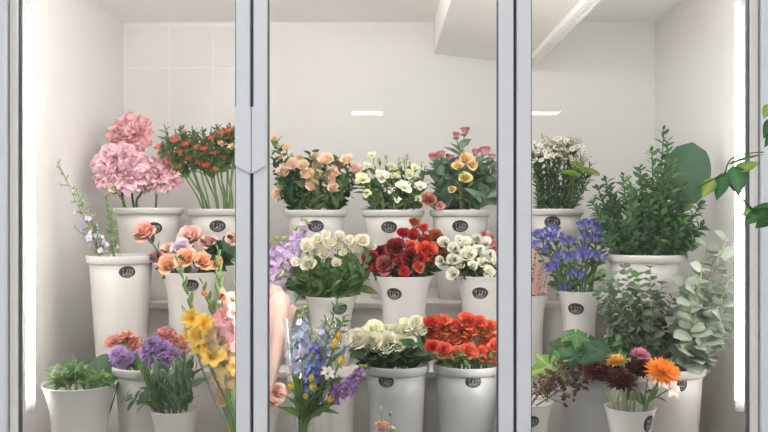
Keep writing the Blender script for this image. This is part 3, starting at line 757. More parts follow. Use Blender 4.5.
rd = [(370, 260, 18, 'rose_red', 0), (365, 268, 10, 'rose_maroon', 0), (385, 265, 19, 'rose_dustred', -.05), (392, 258, 15, 'rose_maroon', -.03), (396, 249, 22, 'rose_maroon', -.01), (410, 256, 17, 'rose_maroon', -.04), (412, 247, 15, 'rose_scarlet', 0), (427, 251, 20, 'rose_scarlet', -.02), (412, 235, 13, 'rose_red', .03), (403, 233, 12, 'rose_red', .02),
      (419, 267, 12, 'rose_scarlet', -.06), (439, 249, 13, 'rose_brick', .02), (436, 236, 15, 'rose_brick', .03), (424, 228, 10, 'rose_scarlet', .04), (414, 222, 11, 'rose_brick', .04), (404, 271, 11, 'rose_red', -.07), (380, 252, 15, 'rose_maroon', .02), (444, 256, 11, 'rose_brick', 0), (377, 268, 13, 'rose_red', -.02), (421, 258, 13, 'rose_red', -.04), (399, 262, 12, 'rose_red', -.04), (430, 264, 10, 'rose_brick', -.02), (425, 240, 13, 'rose_red', .03)]
KN = dict(rose_red='bright red rose', rose_maroon='dark maroon rose', rose_dustred='dusty red rose', rose_scarlet='scarlet rose', rose_brick='brick red rose')
for h in sorted(rd):
    cut_stem('red_rose', KN[h[3]], 'flower', [h], 'M5', 'red roses', 'in the flared vase', LVS('leaf_dark', 5, .045, .025, r=(.1, .9)), 'stem_dark', .0028, .5, .75, up=.4)
for x, y in ((375, 262), (395, 262), (420, 255), (435, 262), (408, 262)):
    cut_stem('leafy_filler', 'dark rose leaf stem', 'foliage', [(x, y, 3, None, 0)], 'M5', 'dark leafy stems among the red roses', 'among red roses', LVS('leaf_dark', 16, .045, .026, r=(.0, 1)))
wr = [(444, 243, 12), (454, 249, 13), (453, 261, 13), (440, 261, 10), (465, 243, 12), (467, 255, 16), (476, 240, 12), (485, 243, 12), (489, 257, 13), (482, 263, 11), (473, 266, 10), (453, 274, 13), (489, 272, 13), (478, 251, 12), (460, 265, 9), (459, 240, 9), (496, 263, 11)]
many('spray_rose', 'white spray rose', 'flower', [(x, y, s * 1.1, 'rose_white', -.03 + .002 * (260 - y)) for x, y, s in wr], 'M6', 'white spray roses', 'in the flared vase', 1, leaves=LVS('leaf_dark', 7, .04, .02, r=(.1, .9)), stem='stem', lean=.55, face=.6)
for x, y in ((486, 234), (494, 240), (498, 247)):
    cut_stem('pink_carnation', 'pink carnation', 'flower', [(x, y, 14, 'carn_pink', .05)], 'M6', 'pink carnations', 'behind the white spray roses', LVS('leaf', 4, .04, .01), 'stem', .0022)
for x, y, s in ((536, 252, 42), (544, 262, 34), (531, 248, 46), (540, 270, 26), (526, 256, 38), (547, 274, 20)):
    cut_stem('astilbe', 'coral astilbe plume', 'flower', [(x, y, s, 'astilbe_coral', 0)], 'M7', 'coral astilbe plumes', 'beside the door stile', None, 'stem', .0022)
ge = [(552, 232, 14), (546, 240, 13), (556, 238, 13), (539, 235, 12), (547, 250, 11), (568, 243, 14), (586, 226, 15), (585, 238, 13), (598, 230, 17), (596, 240, 13), (603, 244, 10), (573, 258, 14), (560, 258, 13), (585, 256, 14), (553, 268, 13), (576, 276, 14), (600, 258, 12), (565, 288, 11), (582, 248, 11), (534, 246, 11)]
many('gentian', 'blue gentian', 'flower', [(x, y, s * 1.2, 'gentian', -.03 if y > 250 else .02) for x, y, s in ge], 'M8', 'blue gentians', 'above its narrow vase', 1, leaves=LVS('leaf', 9, .05, .014, r=(.1, .97), shape='lance', ang=45), stem='stem', lean=.75, face=.12, up=.3)
rs = [(598, 188), (592, 202), (606, 180), (623, 176), (640, 168), (652, 152), (664, 130), (672, 160), (682, 186), (700, 205), (702, 226), (694, 242), (612, 238), (626, 222), (640, 205), (656, 190), (668, 205), (682, 222), (650, 226), (668, 238), (634, 190), (616, 200), (604, 222), (686, 205), (658, 170), (660, 215), (640, 236), (676, 236), (668, 142), (676, 172), (690, 190), (630, 184), (646, 178), (612, 192), (620, 232), (660, 240), (690, 228), (648, 200), (672, 190), (634, 214), (664, 180), (608, 208), (684, 240), (630, 244)]
for i, (x, y) in enumerate(rs):
    cut_stem('ruscus', 'dark green ruscus', 'foliage', [(x, y, 3, None, (.05, -.05, 0)[i % 3] if y < 215 else -.08)], 'M9', 'dark green ruscus stems', 'by the right wall', LVS(('leaf_rus', 'leaf_rus', 'leaf_dark', 'leaf')[i % 4], 54, .04, .0165, r=(.0, 1.0), ang=50, shape='lance', taper=.75), 'stem_dark', .002)
# broad dark leaf
rt = empty('broad_leaf', at(668, 250, YM)); o_ = rt.location.copy()
a_ = at(680, 208, YM + .03); b_ = at(693, 141, YM + .05)
mb = MB(); leaf(mb, a_ - o_, b_ - a_, (b_ - a_).length, sz(46, YM), (-.25, -1, .1), .06, .12, 'round', 0, 9); link('blade', mb.mesh('blade', M['leaf_dark']), rt)
mb = MB(); tube(mb, smooth([(0, 0, -.2), (0, 0, 0), (a_ - o_) * .6, a_ - o_], 4), .003, .002); link('stem', mb.mesh('stem', M['stem_dark']), rt)
tag(rt, 'large broad dark green leaf standing behind the ruscus', 'leaf')

# ================================================================== COOLER FLOOR
for i, (x, y) in enumerate(((50, 372), (58, 366), (64, 374), (70, 364), (76, 362), (84, 368), (92, 374), (104, 376), (110, 378), (98, 372), (56, 378), (80, 374))):
    cut_stem('green_sprig', 'short green sprig', 'foliage', [(x, y, 7, 'lisbud' if i % 3 else 'wisp_white', .0 if i % 2 else -.04)], 'F1', 'short green sprigs', 'by the left wall', LVS('leaf_light' if i % 2 else 'leaf', 12, .04, .012, r=(.05, .95), shape='lance'), 'stem_pale', .0018)
rt = empty('broad_leaf', at(117, 392, .2)); o_ = rt.location.copy()
mb = MB(); leaf(mb, (0, 0, sz(14, .2)), (-1, -.05, .12), sz(42, .2), sz(46, .2), (.1, -.85, .5), .25, .2, 'ovate', 0, 8); link('blade', mb.mesh('blade', M['leaf_dark']), rt)
mb = MB(); tube(mb, smooth([(-.04, -.02, -.12), (-.01, -.01, -.03), (0, 0, sz(14, .2)), (-.05, 0, sz(15, .2))], 4), .0025, .002); link('stem', mb.mesh('stem', M['stem_dark']), rt)
tag(rt, 'large folded dark green leaf beside the coral and purple carnations', 'leaf')

for x, y, s in ((113, 339, 16), (123, 334, 16), (131, 341, 16), (121, 345, 12), (168, 332, 18), (178, 346, 20), (183, 338, 15), (174, 339, 16), (139, 345, 14)):
    cut_stem('carnation', 'coral carnation', 'flower', [(x, y, s * 1.05, 'carn_coral', .03)], 'F2', 'coral carnations', 'above its rimmed bucket', LVS('leaf_light', 5, .04, .007, shape='lance'), 'stem', .0024, .5, .4)
for x, y, s in ((115, 352, 16), (121, 359, 16), (128, 356, 14), (153, 342, 18), (162, 348, 18), (147, 350, 18), (168, 357, 14), (174, 353, 13), (158, 356, 16), (150, 358, 13)):
    cut_stem('statice', 'purple statice', 'flower', [(x, y, s * 1.05, 'statice', -.06)], 'F2', 'purple statice clusters', 'among coral carnations', LVS('leaf', 4, .03, .01), 'stem', .0024, .5, .5)
for i, (x, y, k, s) in enumerate(((140, 362, None, 3), (147, 372, None, 3), (158, 366, None, 3), (167, 371, 'lisbud', 11), (176, 360, None, 3), (184, 358, None, 3), (192, 361, 'lisbud', 10), (195, 372, None, 3), (188, 378, None, 3), (152, 384, None, 3), (181, 370, 'lisbud', 7), (162, 380, None, 3))):
    cut_stem('leafy_greens', 'upright leafy stem' if not k else 'leafy stem with a pale bud', 'foliage', [(x, y, s, k, -.01)], 'F3', 'upright leafy stems', 'in its small vase', LVS('leaf_blue' if i % 3 else 'leaf', 7, .06, .024, r=(.0, .95), ang=28, bend=.3), 'stem', .0024)
rt = cut_stem('eucalyptus', 'round leaf sprig', 'foliage', [(127, 396, 3, None, -.03)], 'F3', 'round leaf sprigs', '', LVS('leaf_euc2', 5, .034, .028, r=(.5, 1), shape='round', pair=True, ang=70), 'stem', .0018, label='round leaved sprig hanging left of the small flared vase')

# gladioli in clear film
def spike_florets(name, base, tip, Yt, florets, label, group, buds=(), bow=0.0):
    b = Vector(base); t = at(tip[0], tip[1], Yt); v_ = at(235, 426, b.y)
    root = empty(name, b); r = random.Random(hash_(label))
    main = smooth([b, v_, v_.lerp(t, .55) + Vector((bow, 0, 0)), t], 6)
    mb = MB(); tube(mb, [p - b for p in main], .0045, .0018, 6); link('stem', mb.mesh('stem', M['stem']), root)
    ml = MB(); leafset(ml, [p - b for p in main], 0.3, .6, 3, .16, .016, r, 12, 'lance'); link('leaves', ml.mesh('leaves', M['leaf_light']), root)
    for x, y, s, k in florets:
        p = at(x, y, Yt - .03 + r.uniform(-.02, .02)); q = min(main, key=lambda m: (m - p).length + (.02 if m.z > p.z else 0))
        d = (p - q + Vector((r.uniform(-.01, .01), -.03, .012))).normalized()
        S = sz(s * 1.3, Yt); fo = link('flower', r.choice(BL[k][1]), root, p - d * S * .35 - b, d.to_track_quat('Z', 'Y') @ Quaternion((0, 0, 1), r.uniform(0, 6)), S)
    nb = 7; mb = MB()
    for x0, y0, x1, y1 in buds:
        for i in range(nb):
            f = i / (nb - 1); p = at(x0 + (x1 - x0) * f, y0 + (y1 - y0) * f, Yt) - b
            blob(mb, .006 * (1.2 - .7 * f), .036 * (1.2 - .6 * f), 6, 0, Matrix.Translation(p) @ frame(((x1 - x0) * .02 + (.5 if i % 2 else -.5), -.2, -(y1 - y0) * .03 + .4)))
        tube(mb, [main[-1] - b if y0 < tip[1] + 8 else at(x0, y0, Yt) - b, at(x0, y0, Yt) - b, at(x1, y1, Yt) - b], .0025, .0014, 5)
    if buds: link('buds', mb.mesh('buds', M['leaf_light']), root)
    tag(root, label, 'flower', group)
gb = (-.425, .065, ZF + .004); GY = .10
spike_florets('gladiolus', gb, (196, 312), GY, [(191, 318, 17, 'glad_yellow'), (189, 331, 15, 'glad_yellow'), (204, 334, 16, 'glad_yellow'), (199, 346, 15, 'glad_yellow'), (203, 323, 18, 'glad_yellow'), (197, 336, 18, 'glad_yellow'), (208, 344, 17, 'glad_yellow'), (212, 356, 20, 'glad_yellow')], 'yellow gladiolus at the left of the clear wrap, with green buds leaning left', 'gladioli in clear film', [(194, 312, 178, 262)], -.015)
spike_florets('gladiolus', (-.415, .075, ZF + .004), (212, 300), GY + .02, [(211, 329, 18, 'glad_yellow'), (219, 344, 20, 'glad_yellow'), (224, 362, 24, 'glad_yellow'), (217, 375, 20, 'glad_yellow'), (231, 352, 20, 'glad_yellow'), (229, 378, 20, 'glad_yellow'), (226, 398, 18, 'glad_yellow'), (235, 425, 14, 'glad_yellow'), (204, 352, 16, 'glad_yellow'), (219, 333, 18, 'glad_yellow'), (236, 366, 18, 'glad_yellow'), (222, 388, 16, 'glad_yellow'), (236, 392, 16, 'glad_yellow')], 'yellow gladiolus with most open blooms, middle of the clear wrap', 'gladioli in clear film', [(216, 318, 203, 284)])
spike_florets('gladiolus', (-.405, .085, ZF + .004), (222, 296), GY + .03, [(224, 318, 20, 'glad_pink'), (233, 330, 22, 'glad_pink'), (236, 312, 20, 'glad_pink'), (228, 334, 17, 'glad_pink'), (238, 346, 18, 'glad_pink'), (223, 298, 13, 'glad_bud'), (206, 294, 10, 'glad_bud'), (241, 325, 18, 'glad_pink')], 'pink gladiolus with red buds at the right of the clear wrap', 'gladioli in clear film', [(220, 296, 218, 250)])
def wrap(name, tip, rim, Yc, depth, mat, label, cat, floor_z, open_deg=0, ruffle=.006, below=True, thick=.0006):
    """a cone of sheet: tip point, then rim given as left / right top points in the photograph"""
    T = at(tip[0], tip[1], Yc - depth * .2); Lp = at(rim[0], rim[1], Yc); Rp = at(rim[2], rim[3], Yc); n = 44; rows = 12
    vs, fs, ts = [], [], []; r = random.Random(hash_(label))
    C = (Lp + Rp) / 2; hw = (Rp - Lp) / 2; ph = r.uniform(0, 6)
    foot = Vector((T.x, T.y, floor_z)) if below else T
    nr = rows + (4 if below else 0)
    for i in range(nr + 1):
        for j in range(n + 1):
            a = 2 * PI * j / n
            if below and i < 4:
                f = i / 4; c = foot.lerp(T, f); R = Vector((math.cos(a), math.sin(a), 0)) * (.042 - .022 * f + .004 * math.sin(7 * a + ph))
                p = c + R
            else:
                f = (i - (4 if below else 0)) / rows; c = T.lerp(C, f); g = f ** .8
                p = c + hw * (math.cos(a) * g) + Vector((math.cos(a) * .02 * (1 - g), (depth * g + .02 * (1 - g)) * math.sin(a), 0))
                p += Vector((math.cos(a), math.sin(a), 0)) * ruffle * f * math.sin(9 * a + ph + 2 * f) * (1 + f)
                p.z += .030 * f ** 4 * math.sin(3 * a + ph) + .014 * f ** 4 * math.sin(7 * a)
            vs.append(p - foot); ts.append(i / nr)
    m = n + 1
    for i in range(nr):
        for j in range(n): fs.append((i * m + j, i * m + j + 1, (i + 1) * m + j + 1, (i + 1) * m + j))
    mb = MB(); mb.add(vs, fs, ts); o = link(name, mb.mesh(name, mat), None, foot)
    md = o.modifiers.new('sheet', 'SOLIDIFY'); md.thickness = thick
    tag(o, label, cat); return o
wrap('clear_bouquet_wrap', (235, 428), (183, 318, 262, 322), GY + .01, .055, M['cello'], 'clear film wrapped round the yellow and pink gladioli', 'wrapping', ZF + .002)

# mixed bouquet in clear film
BY = .11; BB = (-.235, .075, ZF + .004)
def bq(name, cat, heads, kind, leaves=None, label=None, **k):
    r = random.Random(hash_(label)); b = (BB[0] + r.uniform(-.012, .012), BB[1] + r.uniform(-.012, .012), BB[2]); k.setdefault('via', at(303 + r.uniform(-4, 4), 427, BB[1] + r.uniform(-.012, .012)))
    return cut_stem(name, kind, cat, heads, None, 'stems in the mixed clear bouquet', '', leaves, base=b, label=label, **k)
bq('delphinium', 'flower', [(317, 336, 46, 'delph_blue', BY - .07 - BB[1])], '', LVS('leaf_light', 4, .05, .01, r=(.4, .8)), 'deep blue delphinium spike in the middle of the mixed bouquet')
bq('delphinium', 'flower', [(313, 356, 42, 'delph_blue', BY - .08 - BB[1])], '', None, 'deep blue delphinium spike lowest in the mixed bouquet')
bq('delphinium', 'flower', [(303, 308, 60, 'delph_pale', .03)], '', None, 'pale blue delphinium spike with green buds, tallest on bouquet left')
bq('delphinium', 'flower', [(326, 318, 52, 'delph_pale', .02)], '', None, 'pale blue delphinium spike behind the white lily bloom')
bq('delphinium', 'flower', [(335, 335, 40, 'delph_pale', -.01)], '', None, 'short pale blue delphinium spike beside the yellow tulips')
bq('delphinium', 'flower', [(296, 328, 44, 'delph_pale', .03)], '', None, 'pale blue delphinium spike at the bouquet left edge')
bq('delphinium', 'flower', [(322, 350, 46, 'delph_blue', .0)], '', None, 'deep blue delphinium spike right of the middle of the mixed bouquet')
bq('delphinium', 'flower', [(311, 330, 46, 'delph_pale', .01)], '', None, 'pale blue delphinium spike standing behind the deep blue spikes')
bq('tulip', 'flower', [(302, 355, 17, 'tulip_lilac', -.06)], '', None, 'pale lilac tulip, upper of the two in the mixed bouquet', up=.8, face=.3)
bq('tulip', 'flower', [(292, 371, 17, 'tulip_lilac', -.06)], '', None, 'pale lilac tulip, lower of the two at the bouquet left edge', up=.8, face=.3)
for x, y, s, lb in ((292, 388, 11, 'yellow tulip lowest at the bouquet left edge'), (313, 390, 12, 'large yellow tulip low in the bouquet middle'), (306, 398, 8, 'small yellow tulip lowest in the bouquet middle'), (311, 380, 9, 'yellow tulip just above the large low yellow one'),
                    (340, 363, 11, 'yellow tulip at bouquet right above the purple stock'), (334, 346, 12, 'narrow yellow tulip under the green ruscus sprig'), (339, 338, 9, 'yellow tulip highest in the mixed bouquet'), (329, 401, 10, 'yellow tulip lowest at the bouquet right edge')):
    bq('tulip', 'flower', [(x, y, s * 1.5, 'tulip_yellow', -.06)], '', LVS('leaf', 2, .08, .016, r=(.4, .7), ang=20), lb, up=.3, face=.5, lean=.8)
bq('lily', 'flower', [(328, 373, 16, 'lily_blush', -.05)], '', None, 'blush white lily bloom at the bouquet front right')
for hx, hy, s, lb in ((362, 366, 30, 'purple stock spike sticking out right, upper one'), (354, 374, 26, 'purple stock spike sticking out right, lower one'), (338, 378, 26, 'purple stock spike nearest the middle of the bouquet')):
    bq('stock', 'flower', [(hx, hy, s, 'stock_purple', -.04)], '', None, lb, bow=.02)
for x, y, lb in ((338, 298, 'tallest green ruscus sprig above the mixed bouquet'), (345, 316, 'green ruscus sprig at the upper right of the mixed bouquet')):
    bq('ruscus', 'foliage', [(x, y, 3, None, .02)], '', LVS('leaf', 26, .03, .012, r=(.5, 1)), lb)
for x, y, lb in ((296, 345, 'light green leafy sprig at bouquet left'), (303, 376, 'green leafy sprig at bouquet middle left'), (320, 384, 'green leafy sprig at bouquet middle right'), (333, 392, 'green leafy sprig low at bouquet right'), (310, 362, 'green leafy sprig behind the blue delphinium'), (296, 392, 'dark leafy sprig low at the bouquet left edge'), (326, 372, 'green leafy sprig behind the white lily bloom'), (311, 400, 'short leafy sprig lowest at the tied end')):
    bq('leafy_filler', 'foliage', [(x, y, 3, None, .02 if y < 370 else -.01)], '', LVS('leaf' if x > 296 else 'leaf_light', 22, .05, .015, r=(.1, 1), shape='lance', ang=25), lb)
wrap('clear_bouquet_wrap', (302, 429), (286, 326, 349, 338), BY + .0, .06, M['cello'], 'clear film wrapped round the mixed blue and yellow bouquet', 'wrapping', ZF + .002)

# pink paper bouquet behind the stiles
wrap('paper_bouquet_wrap', (257, 420), (221, 296, 293, 302), .22, .065, M['paper'], 'pale pink paper wrapped round a bouquet behind the door stiles', 'wrapping', ZF + .03, below=False, thick=.001)
for x, y, s, k, dy, lb in ((250, 290, 26, 'rose_blush', -.05, 'blush rose inside the pink paper, hidden mostly by the stiles'), (268, 296, 22, 'rose_blush', -.03, 'blush rose inside the pink paper, nearer the right stile'), (232, 292, 24, 'lis_white', -.04, 'white bloom at the left inside the pink paper')):
    cut_stem('garden_rose', 'rose', 'flower', [(x, y + 6, s, k, dy)], 'F9', 'blooms in the pink paper bouquet', '', LVS('leaf', 3, .05, .03), 'stem', .003, label=lb, mouth_x=257)
for x, y, s, lb in ((277, 393, 19, 'peach carnation beside the right door stile, upper'), (272, 401, 15, 'peach carnation beside the right door stile, lower')):
    cut_stem('carnation', 'carnation', 'flower', [(x, y, s, 'rose_blush' if s > 16 else 'rose_peach', -.06)], 'F9', 'peach carnations by the stile', '', LVS('leaf', 2, .03, .008), label=lb)

iv = [(358, 341, 20), (375, 331, 18), (367, 335, 15), (386, 346, 22), (394, 334, 18), (407, 335, 17), (416, 325, 15), (421, 331, 13), (406, 326, 14), (372, 343, 18), (399, 344, 16), (384, 334, 16), (362, 351, 12), (411, 343, 12)]
many('ivory_rose', 'large ivory rose', 'flower', [(x, y, s * 1.22, 'rose_ivory', -.05 if y > 338 else .02) for x, y, s in iv], 'F6', 'ivory roses', 'above its rimmed bucket', 1, leaves=LVS('leaf_dark', 6, .06, .036, r=(.0, .7)), stem='stem', rad=.003, lean=.4, face=.6, up=.5)
for x, y in ((378, 356), (400, 355), (415, 350), (390, 358), (424, 354), (410, 358), (368, 357)):
    cut_stem('leafy_filler', 'dark leaf stem', 'foliage', [(x, y - 4, 3, None, -.06)], 'F6', 'dark leafy stems below the ivory roses', 'below ivory roses', LVS('leaf_dark', 9, .06, .04, r=(.0, 1), bend=.4))
og = [(432, 323, 14), (442, 321, 13), (441, 336, 17), (432, 347, 13), (453, 338, 17), (455, 325, 14), (467, 321, 16), (479, 322, 13), (490, 326, 13), (466, 340, 18), (479, 343, 18), (490, 341, 15), (490, 355, 16), (442, 350, 15), (456, 354, 15), (468, 352, 16), (481, 354, 15), (447, 328, 13), (472, 330, 14), (484, 332, 14), (461, 331, 13), (496, 347, 14), (431, 334, 12)]
for i, (x, y, s) in enumerate(sorted(og)):
    tl = s < 15 and y < 330
    cut_stem('orange_rose', 'orange rose', 'flower', [(x, y, s * 1.2, ('rose_tangerine') if x > 436 else 'rose_scarlet', -.05 if y > 344 else .02)], 'F7', 'bright orange roses', 'above its rimmed bucket', LVS('leaf', 4, .04, .022, r=(.1, .8)), 'stem', .0028, .4, .45, up=.55)
for x, y in ((436, 356), (450, 358), (474, 359), (495, 360), (462, 359)):
    cut_stem('leafy_filler', 'green leaf stem', 'foliage', [(x, y - 3, 3, None, -.07)], 'F7', 'green leafy stems below the orange roses', 'below orange roses', LVS('leaf', 7, .04, .022, r=(.0, 1)))
for x, y, s, k, lb in ((381, 409, 8, 'lisbud', 'taller green lisianthus bud in front of the ivory rose bucket'), (391, 414, 7, 'lisbud', 'shorter green lisianthus bud in front of the ivory rose bucket'), (382, 426, 14, 'rose_salmon', 'small salmon bloom at the bottom before the ivory rose bucket'), (392, 428, 9, 'lis_cream', 'small cream bloom at the bottom before the ivory rose bucket')):
    cut_stem('lisianthus', 'bud', 'flower', [(x, y, s, k, 0)], 'F10', 'low lisianthus before the ivory roses', '', LVS('leaf_light', 4, .025, .01), 'stem_pale', .0018, label=lb, up=.8, face=.2)

# broad lobed leaves
def lobed(mb, X, R, r, lobes=5):
    n = 60; vs = [(0, 0, 0)]; ts = [.1]; fs = []
    tips = [(0, 1.12), (1.05, .98), (-1.05, .98), (2.1, .72), (-2.1, .72)]
    for k, f in enumerate((.25, .5, .75, 1.0)):
        for j in range(n + 1):
            a = -PI * .95 + 2 * PI * .95 * j / n
            q = max(h * math.exp(-abs(a - t) * 1.25) for t, h in tips); q = max(q, .42)
            rad = R * (q + (.045 if j % 2 else -.02) * f)
            x, y = rad * f * math.cos(a), rad * f * math.sin(a)
            dv = min(abs(a - t) for t, h in tips)
            z = R * (.16 * f * min(1, dv * 2.2) - .30 * f * f * (.7 + .3 * math.cos(a - .4)))
            vs.append((x, y, z)); ts.append(.0 if dv < .09 else .75 + .25 * f)
    m = n + 1
    for j in range(n): fs.append((0, 1 + j, 2 + j))
    for k in range(3):
        for j in range(n): fs.append((1 + k * m + j, 1 + (k + 1) * m + j, 2 + (k + 1) * m + j, 2 + k * m + j))
    mb.add(vs, fs, ts, 0, X)
bf = BK['F11']
for i, (x, y, s, m, dn, lb) in enumerate(((549, 366, 42, 'leaf_light', (-.5, -1, .35), 'large pale green lobed leaf drooping left over its bucket'), (564, 346, 38, 'leaf_bright', (-.3, -.8, .8), 'bright lobed leaf upright at the left of its bucket'),
                                      (586, 341, 40, 'leaf_bright', (.1, -.7, .9), 'bright lobed leaf in the middle of its bucket'), (600, 351, 42, 'leaf_dark', (.4, -.9, .6), 'darker lobed leaf right of the middle, over the rim'),
                                      (576, 334, 30, 'leaf', (0, -.5, 1), 'lobed leaf highest at the back of its bucket'), (615, 346, 38, 'leaf_bright', (.6, -.6, .7), 'lobed leaf at the right by the eucalyptus'),
                                      (575, 356, 36, 'leaf_dark', (0, -1, .5), 'dark lobed leaf low in front, just above the rim'), (618, 358, 28, 'leaf', (.5, -1, .3), 'small dark lobed leaf low at the right of the rim'), (560, 360, 26, 'leaf_bright', (-.4, -1, .3), 'small bright lobed leaf at the left of the rim'), (592, 358, 28, 'leaf_dark', (.2, -1, .4), 'small dark lobed leaf over the middle of the rim'))):
    r = random.Random(i); p = at(x, y, bf['c'].y - (.11 if y > 350 else .02)); R = sz(s * .62, .25)
    bot = bf['c'] + Vector((r.uniform(-.03, .03), r.uniform(-.03, .03), .04)); root = empty('lobed_leaf', bot)
    mo = bf['c'].lerp(p, .55); mo.z = bf['top'] + .004
    oo = Vector((mo.x - bf['c'].x, mo.y - bf['c'].y, 0))
    if oo.length > bf['inner'] * .85: oo *= bf['inner'] * .85 / oo.length
    mo.x, mo.y = bf['c'].x + oo.x, bf['c'].y + oo.y
    mb = MB(); tube(mb, [q - bot for q in smooth([bot, mo, p + Vector((0, .012, .0))], 5)], .0026, .0018); link('petiole', mb.mesh('petiole', M['stem']), root)
    mb = MB(); Q = Vector(dn).normalized()
    lobed(mb, Matrix.Translation(p - bot) @ Q.to_track_quat('Z', 'Y').to_matrix().to_4x4() @ Matrix.Rotation(-PI / 2 + r.uniform(-.6, .6), 4, 'Z'), R, r); link('blade', mb.mesh('blade', M[m]), root)
    tag(root, lb, 'leaf', 'broad lobed leaves')

for x, y, s, mx, lb in ((585, 372, 62, 520, 'longest dark seed sprig reaching right towards the lobed leaves'), (563, 366, 50, 522, 'upright dark seed sprig below the large drooping leaf'), (548, 378, 40, 526, 'short dark seed sprig closest to the door stile')):
    cut_stem('seed_sprig', 'seed', 'dried flower', [(x, y, s, 'seed_dark', -.02)], 'F12', 'dark seed sprigs', '', None, 'stem_brown', .0018, label=lb, mouth_x=mx)

sf = [(598, 373, 27, 'straw_burgundy', -.01, 614, 'burgundy strawflower at the left of its small vase', (-.2, -.25, .9)), (620, 381, 30, 'straw_burgundy', -.05, 619, 'burgundy strawflower at the front, lowest of the three', (0, -.32, .9)), (638, 370, 27, 'straw_burgundy', .02, 630, 'burgundy strawflower right of the front one, below the pink', (.1, -.25, .95)),
      (662, 372, 32, 'straw_orange', -.03, 646, 'large bright orange strawflower', (.15, -.5, .85)), (616, 362, 21, 'straw_yellow', .05, 624, 'yellow strawflower behind the burgundy ones', (0, -.1, 1)), (640, 355, 19, 'straw_pink', .05, 634, 'pink strawflower highest in its small vase', (.1, -.15, 1)), (612, 371, 20, 'straw_burgundy', .05, 627, 'burgundy strawflower half hidden behind, below the yellow', (0, -.3, 1))]
for x, y, s, k, dy, mx, lb, d in sf:
    b = BK['F13']; Y = b['c'].y + dy; p = at(x, y, Y); m = at(mx, 406, b['c'].y + dy * .4); m.z = b['top'] - .004
    bot = b['c'] + Vector(((b['c'].x - m.x) * .2, 0, .03)); root = empty('strawflower', bot); r = random.Random(x)
    dv = Vector(d).normalized(); S = sz(s * 1.16, Y)
    mb = MB(); tube(mb, [q - bot for q in smooth([bot, m, m.lerp(p, .6), p - dv * S * .06], 5)], .0032, .0026, 7); link('stem', mb.mesh('stem', M['stem_pale'] if x < 650 else M['stem']), root)
    if x > 650:
        ml = MB(); leafset(ml, [q - bot for q in smooth([m, m.lerp(p, .5), p], 4)], .1, .5, 5, .05, .012, r, 22, 'lance'); link('leaves', ml.mesh('leaves', M['leaf']), root)
    fo = link('flower', r.choice(BL[k][1]), root, p - bot, dv.to_track_quat('Z', 'Y'), S); link('calyx', CALYX, fo, None, None, .8)
    tag(root, lb, 'flower', 'strawflowers in the small vase')
for x, y, s, lb in ((648, 379, 26, 'blush white lily bloom behind the orange strawflower'), (671, 388, 24, 'blush white lily bloom right of the orange strawflower')):
    cut_stem('lily', 'lily', 'flower', [(x, y, s, 'lily_blush', .03)], 'F13', 'blush white lilies', '', LVS('leaf', 3, .04, .012), label=lb, mouth_x=645, face=.6)

# eucalyptus
eu = [(598, 295), (604, 312), (613, 276), (625, 268), (638, 276), (650, 268), (662, 284), (608, 334), (628, 300), (645, 305), (658, 318), (620, 322), (600, 275), (634, 330), (652, 340), (672, 300), (612, 300), (640, 288), (656, 296), (630, 286), (618, 342), (640, 320), (664, 330), (604, 286)]
for i, (x, y) in enumerate(eu):
    cut_stem('eucalyptus', 'small leaved eucalyptus', 'foliage', [(x, y, 3, None, (.04, 0, -.05)[i % 3])], 'F14', 'small leaved eucalyptus branches', 'by the right wall', LVS('leaf_euc2' if i % 4 else 'leaf_rus', 17, .042, .032, r=(.0, 1.0), shape='round', pair=True, ang=62, taper=.55), 'stem_euc', .0018, mouth_x=650)
sd = [(727, 236), (736, 262), (716, 252), (734, 328), (702, 268), (684, 282), (733, 300), (716, 290), (698, 316), (676, 318), (722, 318), (708, 244), (724, 272), (690, 300), (706, 300), (684, 330)]
for i, (x, y) in enumerate(sd):
    cut_stem('silver_dollar_eucalyptus', 'silver dollar eucalyptus', 'foliage', [(x, y, 3, None, (-.02, -.09, .03)[i % 3])], 'F14', 'silver dollar eucalyptus branches', 'beside the right lamp', LVS('leaf_euc', 9, .066, .06, r=(.0, .97), shape='round', pair=True, ang=66, taper=.62), 'stem_euc', .0022, mouth_x=682)
for x, y, lb in ((738, 318, 'narrow leaved eucalyptus branch leaning furthest right'), (725, 335, 'narrow leaved eucalyptus branch low at the right')):
    cut_stem('willow_eucalyptus', 'narrow', 'foliage', [(x, y, 3, None, -.06)], 'F14', 'narrow leaved eucalyptus branches', '', LVS('leaf_euc', 16, .05, .011, r=(.1, 1), shape='lance', pair=True, ang=50), 'stem_euc', .002, label=lb, mouth_x=690)
finish_labels()
#__SETTING__
# ================================================================== SETTING
def st(name, a, b, mat, bev=0): return boxobj(name, a, b, M[mat], None, bev, 'structure')
XL, XW, YB, ZC, ZFL = -1.10, 1.146, 1.258, 2.07, .45
st('floor', (-6, -11, -.05), (6, 1.2, 0), 'shopfloor')
st('wall_back', (XL - .05, YB, .3), (XW + .05, YB + .05, ZC + .05), 'wall')
st('wall_left', (XL - .05, .0, .3), (XL, YB, ZC + .05), 'wall')
st('wall_right', (XW, .0, .3), (XW + .05, YB, ZC + .05), 'wall')
st('ceiling', (XL, .03, ZC), (XW, YB, ZC + .05), 'ceil')
st('floor_cooler', (XL, .03, ZFL - .05), (XW, YB, ZFL), 'floor_in')
st('wall_plinth', (XL - .05, -.0, 0), (XW + .05, YB + .05, .3), 'frame')
